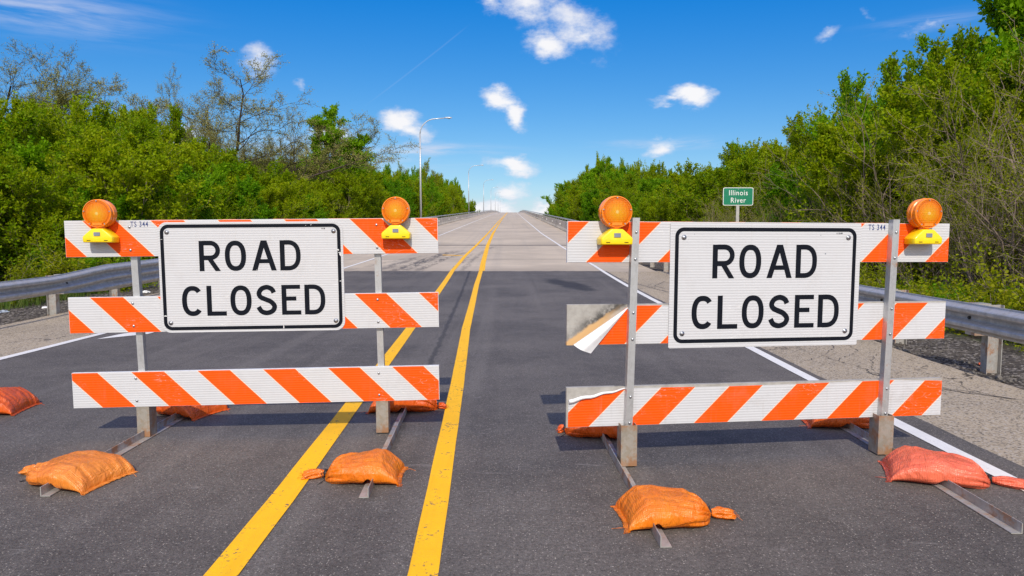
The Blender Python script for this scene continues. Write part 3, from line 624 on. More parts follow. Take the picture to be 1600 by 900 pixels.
# ================================================================ BARRICADES
# lettering drawn as strokes, the way highway lettering is built
def catmull(P, n=8):
    out = []
    for i in range(len(P)-1):
        p0 = P[max(i-1, 0)]; p1 = P[i]; p2 = P[i+1]; p3 = P[min(i+2, len(P)-1)]
        for k in range(n):
            t = k/n
            out.append(tuple(.5*((2*p1[j]) + (-p0[j]+p2[j])*t + (2*p0[j]-5*p1[j]+4*p2[j]-p3[j])*t*t + (-p0[j]+3*p1[j]-3*p2[j]+p3[j])*t**3) for j in (0, 1)))
    out.append(P[-1]); return out
class Letters:
    def __init__(s): s.bm = bmesh.new(); s.k = 0
    def poly(s, P):
        y = -.0002*(s.k % 4); s.k += 1
        f = s.bm.faces.new([s.bm.verts.new((x, y, z)) for x, z in P]); 
    def stroke(s, P, w, closed=False):
        y = -.0002*(s.k % 4); s.k += 1; n = len(P); L = []; Rr = []
        for i in range(n):
            a = P[(i-1) % n] if (closed or i > 0) else P[i]; b = P[(i+1) % n] if (closed or i < n-1) else P[i]
            dx_, dz_ = b[0]-a[0], b[1]-a[1]; l = math.hypot(dx_, dz_) or 1; nx, nz = -dz_/l, dx_/l
            L.append(s.bm.verts.new((P[i][0]+nx*w/2, y, P[i][1]+nz*w/2))); Rr.append(s.bm.verts.new((P[i][0]-nx*w/2, y, P[i][1]-nz*w/2)))
        for i in range(n if closed else n-1):
            j = (i+1) % n; s.bm.faces.new((L[i], L[j], Rr[j], Rr[i]))
    def bar(s, x0, x1, z0, z1): s.poly([(x0, z0), (x1, z0), (x1, z1), (x0, z1)])
    def para(s, xb, xt, z0, z1, w): s.poly([(xb-w/2, z0), (xb+w/2, z0), (xt+w/2, z1), (xt-w/2, z1)])
    def letter(s, ch, x, zb, w, h, t):
        q = t/2; sup = 2.35
        def se(a): c, d = math.cos(a), math.sin(a); return (x+w/2+(w/2-q)*math.copysign(abs(c)**(2/sup), c), zb+h/2+(h/2-q)*math.copysign(abs(d)**(2/sup), d))
        if ch == 'O': s.stroke([se(2*math.pi*k/48) for k in range(48)], t, True)
        elif ch == 'C': s.stroke([se(rad(42+276*k/44)) for k in range(45)], t)
        elif ch == 'L': s.bar(x, x+t, zb, zb+h); s.bar(x+t, x+w, zb, zb+t*.9)
        elif ch == 'E':
            s.bar(x, x+t, zb, zb+h); s.bar(x+t, x+w, zb, zb+t*.88); s.bar(x+t, x+w*.97, zb+h-t*.88, zb+h); s.bar(x+t, x+w*.76, zb+h*.47, zb+h*.47+t*.88)
        elif ch == 'D':
            s.bar(x, x+t, zb, zb+h)
            P = [(x+t*.9, zb+h-q*.9), (x+w*.40, zb+h-q*.9)]; rx, rz = w*.60-q, h/2-q*.9
            P += [(x+w*.40+rx*math.sin(a)**.9, zb+h/2+rz*math.copysign(abs(math.cos(a))**.8, math.cos(a))) for a in [math.pi*k/22 for k in range(1, 22)]]
            P += [(x+w*.40, zb+q*.9), (x+t*.9, zb+q*.9)]; s.stroke(P, t*.95)
        elif ch == 'R':
            s.bar(x, x+t, zb, zb+h)
            zt, zm = zb+h-q*.9, zb+h*.44; rz = (zt-zm)/2; cx_ = x+w*.52; rx = w*.48-q
            P = [(x+t*.9, zt), (cx_, zt)] + [(cx_+rx*math.sin(a)**.95, (zt+zm)/2+rz*math.cos(a)) for a in [math.pi*k/16 for k in range(1, 16)]] + [(cx_, zm), (x+t*.9, zm)]
            s.stroke(P, t*.95); s.para(x+w-t*.55, x+w*.50, zb, zb+h*.40, t*1.12)
        elif ch == 'A':
            s.para(x+t*.55, x+w/2-t*.06, zb, zb+h, t*1.08); s.para(x+w-t*.55, x+w/2+t*.06, zb, zb+h, t*1.08); s.bar(x+w*.26, x+w*.74, zb+h*.245, zb+h*.245+t*.86)
        elif ch == 'S':
            P = [(.86, .745), (.76, .865), (.52, .93), (.26, .875), (.125, .73), (.21, .60), (.46, .52), (.70, .445), (.875, .30), (.79, .145), (.52, .07), (.24, .12), (.085, .275)]
            P = [(x+w*a, zb+h*b) for a, b in P]; s.stroke(catmull(P, 6), t)
LET = [('R', .261, .141, 0), ('O', .432, .141, 0), ('A', .610, .166, 0), ('D', .800, .140, 0), ('C', .135, .142, 1), ('L', .300, .130, 1), ('O', .457, .142, 1), ('S', .633, .136, 1), ('E', .802, .130, 1), ('D', .957, .141, 1)]

def warning_light(parent, u, z, yf, yaw=0.):
    """yf: local y of the rail face it is bolted to; light faces -y"""
    # base housing: pentagon-shouldered box
    bm = bmesh.new()
    P = [(-.097, -.047), (.097, -.047), (.100, -.010), (.082, .008), (.036, .047), (-.036, .047), (-.082, .008), (-.100, -.010)]
    f = [bm.verts.new((x*.94, -.094, zz*.94)) for x, zz in P]; b = [bm.verts.new((x, -.0, zz)) for x, zz in P]; mids = [bm.verts.new((x, -.075, zz)) for x, zz in P]
    n = len(P)
    for A1, B1 in ((f, mids), (mids, b)):
        for k in range(n): bm.faces.new((A1[k], B1[k], B1[(k+1) % n], A1[(k+1) % n]))
    bm.faces.new(f); bm.faces.new(b[::-1]); bmesh.ops.recalc_face_normals(bm, faces=bm.faces)
    h = obj('warning_light', bm, M['yellow_pl'], parent, (u, yf, z), (0, 0, yaw), bevel=.006)
    for p in h.data.polygons: p.use_smooth = True
    bm = bmesh.new(); box(bm, -.020, .020, -.0985, -.0942, -.002, .022); obj('photocell', bm, M['cell'], h, bevel=.0015)
    bm = bmesh.new()
    for x in (-.055, .055): box(bm, x-.012, x+.012, -.0955, -.0942, -.034, -.030)
    obj('drain_slot', bm, M['black'], h)
    bm = bmesh.new(); cyl(bm, (0, -.045, .056), .034, .03, 'Z', 20, .026); obj('neck', bm, M['lens_rim'], h, smooth=False)
    # lens: two domed faces in a grooved rim
    zc_ = .145; R_ = .092
    bm = bmesh.new(); prof_ = [(.0865, -.036), (.0865, -.042), (.0895, -.042), (.0925, -.038), (.0925, -.022), (.0885, -.018), (.0885, -.010), (.095, -.006), (.095, .006), (.0885, .010), (.0885, .018), (.0925, .022), (.0925, .038), (.0895, .042), (.0865, .042), (.0865, .036)]
    rings = [[bm.verts.new((r*math.cos(a), yv, r*math.sin(a))) for a in [2*math.pi*k/44 for k in range(44)]] for r, yv in prof_]
    for a, b in zip(rings, rings[1:]):
        for k in range(44): bm.faces.new((a[k], a[(k+1) % 44], b[(k+1) % 44], b[k]))
    bmesh.ops.recalc_face_normals(bm, faces=bm.faces)
    obj('lens_rim', bm, M['lens_rim'], h, (0, -.045, zc_))
    bm = bmesh.new()
    for sgn in (-1, 1):
        prev = None
        for j in range(9):
            r = .0865*(1-j/8.); yv = sgn*(.037 + .0065*math.cos(math.pi/2*(r/.0865))) if j < 8 else sgn*.0437
            if j == 8: 
                c = bm.verts.new((0, yv, 0))
                for k in range(44): bm.faces.new((prev[k], prev[(k+1) % 44], c)).smooth = True
            else:
                ring = [bm.verts.new((r*math.cos(a), yv, r*math.sin(a))) for a in [2*math.pi*k/44 for k in range(44)]]
                if prev:
                    for k in range(44): bm.faces.new((prev[k], prev[(k+1) % 44], ring[(k+1) % 44], ring[k])).smooth = True
                prev = ring
    bmesh.ops.recalc_face_normals(bm, faces=bm.faces)
    obj('lens', bm, M['lens'], h, (0, -.045, zc_))
    bm = bmesh.new()
    for a in (90, 10, 170, 305, 235): cyl(bm, (.083*math.cos(rad(a)), -.0865, zc_+.083*math.sin(rad(a))), .004, .004, 'Y', 8)
    obj('lens_screw', bm, M['zinc'], h)
    bm = bmesh.new(); box(bm, -.030, .030, -.088, -.002, .0665, .083); obj('lens_clip', bm, M['lens_rim'], h, bevel=.004)
    return h

def bolt(parent, x, y, z, r=.009, washer=0.):
    bm = bmesh.new()
    if washer: cyl(bm, (x, y-.001, z), washer, .002, 'Y', 20)
    rr = bmesh.ops.create_uvsphere(bm, u_segments=10, v_segments=6, radius=r); bmesh.ops.scale(bm, vec=(1, .55, 1), verts=rr['verts']); bmesh.ops.translate(bm, vec=(x, y-.002, z), verts=rr['verts'])
    obj('bolt', bm, M['zinc'], parent, smooth=True)

def foot_angle(parent, x0, y0, x1, y1, side):
    """L section iron lying on the road from (x0,y0) to (x1,y1); side=+1: upright leg on the right"""
    L = math.hypot(x1-x0, y1-y0); a = math.atan2(y1-y0, x1-x0) - math.pi/2
    bm = bmesh.new(); s_ = side; t = .005; w = .052
    P = [(s_*w/2, .0), (s_*w/2, w), (s_*(w/2-t), w), (s_*(w/2-t), t), (-s_*w/2, t), (-s_*w/2, 0)]
    extrude_y(bm, P, [0, L], [(0, .006), (0, .006)])
    return obj('foot', bm, M['galv_r'], parent, (x0, y0, 0), (0, 0, a))

def barricade(loc, rz, label, cfg):
    root = empty('road_barricade', (loc[0], loc[1], 0), rz, label, 'barricade')
    Lr = cfg['L']; H_ = .245; tl = cfg['tilt']; front = cfg['post_front']; cs, sn = math.cos(-rz), math.sin(-rz)
    def loc2(X, Y): X -= loc[0]; Y -= loc[1]; return (X*cs - Y*sn, X*sn + Y*cs)
    rails = []
    for i, (zt, ph, sg) in enumerate(cfg['rails']):
        bm = bmesh.new(); box(bm, 0, Lr, .0, .026, -H_, 0)
        peel = cfg.get('peel', {}).get(i)
        r = obj('rail', bm, (M['board'] if peel == 'big' else M['board2']) if peel else M['board_white'], root, (0, 0, zt), (0, -tl, 0), bevel=.002)
        if peel: r['label'] = 'rail with its left end bare where the striped sheeting peels away'
        rails.append(r); sm = m_sheet('striped_sheeting', ph, sg, under=False, grime=2.4 if peel == 'small' else 1.5 if peel else 1.)
        e = .003
        if peel == 'big':
            P, Q = (.385, -.010), (.040, -.2415)
            poly = [P, Q, (Lr-e, -.2415), (Lr-e, -.010)]
        elif peel == 'small':
            P, Q = (.385, -.012), (.012, -.082)
            poly = [P, Q, (.010, -.2415), (Lr-e, -.2415), (Lr-e, -.018), (Lr*.86, -.006), (Lr*.6, -.014), (Lr*.42, -.018), (Lr*.28, -.015)]
        else: poly = [(e, -.0025), (e, -H_+.0025), (Lr-e, -H_+.0025), (Lr-e, -.0025)]
        plate('sheeting', poly, -.0035, -.0006, sm, r)
        if peel == 'big':
            T = (.140, -.290); bm = bmesh.new(); rows = []
            for a in range(13):
                s_ = a/12; row = []
                for b in range(11):
                    t = b/10; q = (P[0]+(Q[0]-P[0])*s_, P[1]+(Q[1]-P[1])*s_); w = (P[0]+(T[0]-P[0])*s_, P[1]+(T[1]-P[1])*s_)
                    yv = -.006 - s_*.050*math.sin(math.pi*min(1, t*.75+.05)) - .004*math.sin(9*t+4*s_)*s_
                    row.append(bm.verts.new((q[0]*(1-t)+w[0]*t - .012*s_*math.sin(math.pi*t), yv, q[1]*(1-t)+w[1]*t)))
                rows.append(row)
            for a, b in zip(rows, rows[1:]):
                for k in range(10):
                    try: bm.faces.new((a[k], a[k+1], b[k+1], b[k])).smooth = True
                    except ValueError: pass
            bmesh.ops.remove_doubles(bm, verts=bm.verts, dist=.0004)
            fl = obj('peeled_sheeting', bm, M['flap'], r); fl['label'] = 'white backed sheeting folded down from the rail end'
        if peel == 'small':
            bm = bmesh.new(); n = 14
            tube(bm, [(P[0]+(Q[0]-P[0])*k/n, -.008-.006*k/n, P[1]+(Q[1]-P[1])*k/n+.002+.004*math.sin(k*1.3)) for k in range(n+1)], [.002+.011*(k/n)**.7 for k in range(n+1)], 10)
            fl = obj('peeled_sheeting', bm, M['flap'], r); fl['label'] = 'rolled edge of the striped sheeting'
        if i == 0 or peel == 'small':
            # scraped tape and orange streaks on the top edge
            bm = bmesh.new(); rg = random.Random(int(zt*100)+i)
            for k in range(5):
                bm = bmesh.new(); a = .2 + k*(Lr-.6)/5 + rg.uniform(0, .2); box(bm, a, a+rg.uniform(.08, .25), .002, .010+rg.uniform(0, .008), .0003, .0016)
                obj('edge_streak', bm, M['orange_red'] if i == 0 else M['board'], r)
    # posts and sleeves
    for (ub, ut, ztop, (fx0, fy0, fx1, fy1), side, slw, slh) in cfg['posts']:
        a = loc2(fx0, fy0); b = loc2(fx1, fy1); ang_foot = math.atan2(b[1]-a[1], b[0]-a[0]) - math.pi/2
        foot_angle(root, a[0], a[1], b[0], b[1], side)
        y0, y1 = ((-.047, -.004) if front else (.0285, .073)); w = .022
        bm = bmesh.new(); v = box(bm, -w, w, y0, y1, .04, ztop)
        # hollow look at the top
        for q in v:
            q.co.x += ub + (ut-ub)*(q.co.z-.04)/(ztop-.04)
        p = obj('post', bm, M['alum_post'], root, bevel=.003)
        if front:
            for zz in cfg['bolt_z']: bolt(p, ub+(ut-ub)*zz/ztop+.002, y0-.0015, zz, .0085, .0)
        # sleeve: open square tube welded to the foot
        sx, sy = slw/2, .052; yc = (y0+y1)/2; bm = bmesh.new(); t = .005
        for zz0 in [0.013]:
            O = [(-sx, -sy), (sx, -sy), (sx, sy), (-sx, sy)]; I = [(-sx+t, -sy+t), (sx-t, -sy+t), (sx-t, sy-t), (-sx+t, sy-t)]
            ob = [bm.verts.new((x, y, zz0)) for x, y in O]; ot = [bm.verts.new((x, y, slh)) for x, y in O]; ib = [bm.verts.new((x, y, zz0)) for x, y in I]; it = [bm.verts.new((x, y, slh)) for x, y in I]
            for k in range(4):
                j = (k+1) % 4
                bm.faces.new((ob[k], ob[j], ot[j], ot[k])); bm.faces.new((ib[k], it[k], it[j], ib[j])); bm.faces.new((ot[k], ot[j], it[j], it[k])); bm.faces.new((ob[k], ib[k], ib[j], ob[j]))
        obj('sleeve', bm, M['rusty'], root, (ub, yc, 0), (0, 0, ang_foot*.5), bevel=.002)
    if not front:
        for r_, zt in zip(rails, cfg['rails']):
            for u in cfg['bolt_u']:
                for dz_ in (-.045, -.200): bolt(r_, u, -.005, dz_, .009)
    # sign
    sx0, sx1, sz0, sz1 = cfg['sign']; w, h = sx1-sx0, sz1-sz0; yo = cfg['sign_y']
    sg = plate('sign_panel', rrect(w, h, cfg['corner'], 8), -.004, .0, M['sign'], root, None, ((sx0+sx1)/2, yo, (sz0+sz1)/2), (0, -cfg['sign_tilt'], 0))
    bi = cfg['inset']
    plate('border', rrect(w-2*bi, h-2*bi, .055, 8), -.0052, -.0042, M['black'], sg, rrect(w-2*bi-.046, h-2*bi-.046, .034, 8))
    L_ = Letters()
    for ch, x, lw, row in LET:
        L_.letter(ch, (x-.610)*w/1.235, h/2-(.335 if row == 0 else .642)*h/.755, lw*w/1.235, .206, .0325)
    bmesh.ops.recalc_face_normals(L_.bm, faces=L_.bm.faces)
    obj('lettering', L_.bm, M['black'], sg, (0, -.0048, 0))
    for bx in (-1, 1):
        for bz in (-1, 1): bolt(sg, bx*(w/2-cfg['bolt_in']), -.005, bz*(h/2-cfg['bolt_in']-.005), .0085, .0155)
    me = text_mesh(cfg['mark'], .013, .0004, .0002); link('date_mark', me, M['black'], sg, (w/2-bi-.115, -.0046, h/2-bi-.034))
    if cfg.get('chips'):
        bm = bmesh.new(); rg = random.Random(4)
        for (x, z, ww, hh) in ((w/2-.035, h*.24, .022, .012), (w/2-.020, h*.20, .016, .030), (w/2-.024, h*.215, .026, .008), (.20, -h/2+.028, .007, .040), (w/2-.022, -.035*1, .022, .005), (.405, h/2-.024, .012, .006), (-w/2+.030, -h/2+.115, .030, .009), (.37, h/2-.027, .007, .003), (-w/2+.024, .26, .020, .0025), (.02, .155, .003, .004), (.025, .01, .004, .010), (.03, .04, .0025, .03)):
            P = [(x+ww/2*math.cos(a)*rg.uniform(.5, 1.1), z+hh/2*math.sin(a)*rg.uniform(.5, 1.1)) for a in [2*math.pi*k/9 for k in range(9)]]
            bm.faces.new([bm.verts.new((a, -.0058, b)) for a, b in P])
        obj('paint_chip', bm, M['chip'], sg)
    else:
        bm = bmesh.new()
        for (x, z, r_) in ((w/2-.235, h/2-.19, .0045), (w/2-.27, h/2-.075, .003), (-.47, h/2-.07, .0025), (-.43, -h/2+.20, .002)):
            bm.faces.new([bm.verts.new((x+r_*math.cos(a), -.0045, z+r_*math.sin(a))) for a in [2*math.pi*k/8 for k in range(8)]])
        obj('paint_chip', bm, M['cell'], sg)
    # inventory number on the top rail
    me = text_mesh('TS 344', .050, .0003, .0003, 'LEFT', sx=.70, sp=1.2); link('inventory_number', me, M['navy'], rails[0], (cfg['num_u'], -.0042, -.028))
    for u, dz_ in cfg['lights']: warning_light(root, u, dz_, -.006)
    return root

barricade((-3.005, 4.60), math.atan2(.15, 2.49), 'left barricade with downward right orange stripes, rounded ROAD CLOSED sign and posts behind its rails', dict(
    L=2.495, tilt=rad(.57), post_front=False,
    rails=[(1.498, .117, 1), (.981, .142, 1), (.464, -.050, 1)],
    posts=[(.462, .425, 1.47, (-2.50, 3.56, -2.535, 5.65), -1, .085, .275), (2.095, 2.070, 1.50, (-.79, 3.54, -.875, 5.75), 1, .085, .275)],
    bolt_u=[.425, 2.075], bolt_z=[],
    sign=(.612, 1.848, .742, 1.494), sign_y=-.006, sign_tilt=rad(.45), corner=.062, inset=.016, bolt_in=.062, mark='9-18', chips=True,
    num_u=.432, lights=[(.262, 1.400), (2.215, 1.424)]))
barricade((.328, 4.05), math.atan2(.33, 2.472), 'right barricade, square cornered ROAD CLOSED sign, metal posts in front of its rails', dict(
    L=2.490, tilt=rad(-.22), post_front=True,
    rails=[(1.485, -.088, -1), (.989, -.065, -1), (.487, -.282, -1)],
    posts=[(.372, .405, 1.505, (.69, 2.96, .630, 4.95), -1, .098, .262), (2.055, 2.085, 1.50, (2.365, 3.10, 2.42, 5.15), 1, .098, .262)],
    bolt_u=[], bolt_z=[1.42, 1.26, .94, .78, .43, .27],
    peel={1: 'big', 2: 'small'},
    sign=(.630, 1.872, .712, 1.478), sign_y=-.006, sign_tilt=rad(-.15), corner=.010, inset=.030, bolt_in=.085, mark='6 13-09',
    num_u=1.925, lights=[(.275, 1.392), (2.268, 1.392)]))

# ================================================================ SANDBAGS
BAGC = {'light': m_bag('bag_faded_orange', (.92, .300, .035), (.86, .235, .022)), 'orange': m_bag('bag_orange', (.94, .255, .008), (.88, .190, .005)), 'red': m_bag('bag_deep_orange', (.88, .145, .008), (.76, .105, .006)), 'pink': m_bag('bag_pinkish_orange', (.95, .20, .10), (.88, .155, .075))}
def sandbag(loc, rz, label, L=.46, Wd=.34, Ht=.115, tint='orange', seed=0, tail=.10, tailw=.035, foot_dir=math.pi/2, foot_off=0., skew=0.):
    """local +x points to the tied neck"""
    root = empty('sandbag', (loc[0], loc[1], .001), rz, label, 'sandbag', 'orange sandbags holding the barricade feet down')
    fa = foot_dir - rz; fdx, fdy = math.cos(fa), math.sin(fa); o = Vector((seed*7.3, seed*3.1, 0))
    NU, NV = 84, 96; bm = bmesh.new(); rows = []
    def shape(t):
        w = Wd/2*(.93 + .10*math.sin(min(1, t/.6)*math.pi)) * (1 if t < .62 else max(.0, 1-((t-.62)/.38)**2.3)**.62)
        h = Ht/2*(min(1, (t/.20))**.40 if t < .20 else 1) * (1 if t < .60 else max(0, 1-((t-.60)/.40)**2.5)**.6)
        return max(w, .016), max(h, .004 if t < .5 else .015)
    for i in range(NU+1):
        t = i/NU; w, h = shape(t); x = (t-.5)*L; row = []
        pinch = math.exp(-t/.06)
        for k in range(NV):
            a = 2*math.pi*k/NV; c, s_ = math.cos(a), math.sin(a); ex = .62
            cy = math.copysign(abs(c)**ex, c); sz = math.copysign(abs(s_)**(.9), s_)
            y = w*cy + skew*x; 
            zt = h*math.copysign(abs(s_)**.62, s_)*(1 - .16*abs(cy)**4)
            n1_ = mnoise.noise(Vector((x*6, y*6, sz))+o); n2_ = mnoise.noise(Vector((x*16, y*16, sz*2))+o); n3_ = mnoise.noise(Vector((x*14, y*52, sz))+o)
            top = max(0, sz)
            r_ = 1 + .16*n1_*top + .02*n2_
            # pleats gathering towards the neck
            pl = max(0, (t-.55)/.45)**1.5; plz = .019*pl*math.sin(a*15+3*n1_+seed)*(.5+.5*abs(s_)); ply = .012*pl*math.cos(a*13+seed)
            lon = .0050*n3_*top
            # creases running up from the seam corners
            cr = .010*pinch*math.sin(y*70+seed*2)*0 + .007*math.exp(-t/.22)*math.sin(y*95+4*n1_)*top
            z = h + zt*r_ + plz + lon + cr
            xx = x + .012*n1_*top + (-.016*abs(cy)**3*max(0, 1-t/.25))
            yy_ = y*(1+.05*n1_) + ply
            # drape over the foot iron
            dd = abs((xx)*fdy - (yy_)*fdx - foot_off); lift = .052*math.exp(-(dd/.035)**2)
            if sz < 0: z = max(z, lift)
            z += (.020*math.exp(-(dd/.075)**2))*top
            z += (.004*mnoise.noise(Vector((xx*22, yy_*22, 4))+o) + 0.0035*(1-abs(mnoise.noise(Vector((xx*9+yy_*6, yy_*24-xx*5, 9))+o))*3))*top
            if sz < 0: z = max(0, min(z, .9*h)) if dd > .05 else z
            z = max(.0, z)
            if t > .93: z = z*(1-(t-.93)/.07*.2)
            row.append(bm.verts.new((xx, yy_, z)))
        rows.append(row)
    for a, b in zip(rows, rows[1:]):
        for k in range(NV): bm.faces.new((a[k], a[(k+1) % NV], b[(k+1) % NV], b[k])).smooth = True
    bm.faces.new(rows[0][::-1]); bm.faces.new(rows[-1])
    bmesh.ops.recalc_face_normals(bm, faces=bm.faces)
    ob = obj('filled_sack', bm, BAGC[tint], root)
    # sewn seam hem across the flat end
    bm = bmesh.new(); rg = random.Random(seed); pr = None
    for k in range(41):
        v = -1+k/20; y = Wd/2*.95*v; x = -L/2 + .012*0 - .016*abs(v)**3
        w1_ = .022+.006*mnoise.noise(Vector((y*40, seed, 0))); y += skew*x
        z0 = .006+.004*abs(mnoise.noise(Vector((y*30, seed+5, 0))))+.004*(1-abs(v))
        q = [bm.verts.new((x+.008, y, z0+.003)), bm.verts.new((x-w1_, y+.003*math.sin(k), z0+.007*mnoise.noise(Vector((y*50, seed+9, 0))))), bm.verts.new((x-w1_+.001, y, z0-.003+.002*math.sin(k*1.7))), bm.verts.new((x+.008, y, max(.001, z0-.004)))]
        if pr:
            for a in range(3): bm.faces.new((pr[a], pr[a+1], q[a+1], q[a])).smooth = True
        pr = q
    obj('hem', bm, BAGC[tint], root)
    # black tie and ruffled tail
    xn = L/2; zn = .030
    bm = bmesh.new(); 
    for dx_ in (-.003, .004): tube(bm, [(xn+dx_+.001*math.sin(a*3), .021*math.cos(a), zn+.019*math.sin(a)) for a in [2*math.pi*k/16 for k in range(17)]], .0060, 6)
    tube(bm, [(xn, .015, zn+.012), (xn+.02, .04, zn+.012), (xn-.01, .075, .016), (xn+.02, .115, .005)], .0026, 6)
    tube(bm, [(xn, -.014, zn+.012), (xn-.02, -.04, .035), (xn-.035, -.08, .006)], .0024, 6)
    obj('tie', bm, M['strap'], root)
    bm = bmesh.new(); rows = []; NT_, NW = 16, 36
    for i in range(NT_+1):
        t = i/NT_; row = []; w = .012 + (tailw-.012)*t**.75; hh = .012 + .014*math.sin(t*math.pi) + .002*t
        for k in range(NW):
            a = 2*math.pi*k/NW; n_ = mnoise.noise(Vector((t*3, math.cos(a)*2+seed, math.sin(a)*2)))
            ru = 1+.28*math.sin(a*7+seed+2*t)*(.3+.7*t)+.35*n_
            row.append(bm.verts.new((xn-.004+tail*t*(1+.10*math.sin(a*5+seed)*t), w*math.cos(a)*ru+.015*t*math.sin(seed*3.3), max(.001, zn + hh*math.sin(a)*ru - .006*t))))
        rows.append(row)
    for a, b in zip(rows, rows[1:]):
        for k in range(NW): bm.faces.new((a[k], a[(k+1) % NW], b[(k+1) % NW], b[k])).smooth = True
    bm.faces.new(rows[-1])
    bmesh.ops.recalc_face_normals(bm, faces=bm.faces)
    # frayed threads
    for k in range(6):
        y = rg.uniform(-1, 1)*tailw*.7; tube(bm, [(xn+tail*.97, y, .02), (xn+tail*1.12, y*1.3, .018+rg.uniform(-.01, .015)), (xn+tail*1.25, y*1.6+rg.uniform(-.02, .02), .008+rg.uniform(0, .02))], .0007, 4)
    obj('tail', bm, BAGC[tint], root)
    bm = bmesh.new(); tube(bm, [(-L/2-.02, -Wd*.3, .006), (-L/2-.05, -Wd*.34, .012), (-L/2-.085, -Wd*.30, .003)], .0012, 5); obj('loose_thread', bm, BAGC[tint], root)
    return root
PI = math.pi
sandbag((-2.52, 3.83), rad(166), 'faded orange sandbag over the front of the left barricade\'s left foot, tied end pointing left', .47, .40, .118, 'light', 1, .12, .034, foot_off=.01)
sandbag((-4.22, 5.36), rad(188), 'orange sandbag lying alone at the left edge of the photo', .60, .44, .17, 'red', 2, foot_off=9.)
sandbag((-2.58, 5.32), rad(160), 'deep orange sandbag behind the left barricade\'s left post', .46, .40, .165, 'red', 3, foot_off=.05)
sandbag((-.865, 3.86), rad(182), 'orange sandbag over the front of the left barricade\'s right foot, beside the yellow line', .42, .33, .122, 'orange', 4, .125, .040, foot_off=.065)
sandbag((-.86, 5.42), rad(2), 'deep orange sandbag behind the left barricade\'s right post, tied end by the yellow line', .52, .32, .17, 'red', 5, .07, .03)
sandbag((.585, 4.74), rad(172), 'deep orange sandbag under the left end of the right barricade, behind its bottom rail', .42, .36, .15, 'red', 6, .05, .025, foot_off=.05)
sandbag((.765, 3.28), rad(3), 'glossy orange sandbag over the front of the right barricade\'s left foot, frayed tail pointing right', .42, .34, .122, 'orange', 7, .12, .040, foot_off=-.08)
sandbag((2.43, 4.98), rad(-8), 'deep orange sandbag behind the right post of the right barricade', .46, .34, .15, 'red', 8, .06, .03, foot_off=-.015)
sandbag((2.46, 3.85), rad(-22), 'large pinkish orange sandbag beside the white road line, with a long crumpled tail', .50, .40, .128, 'pink', 9, .20, .060, foot_off=-.07)

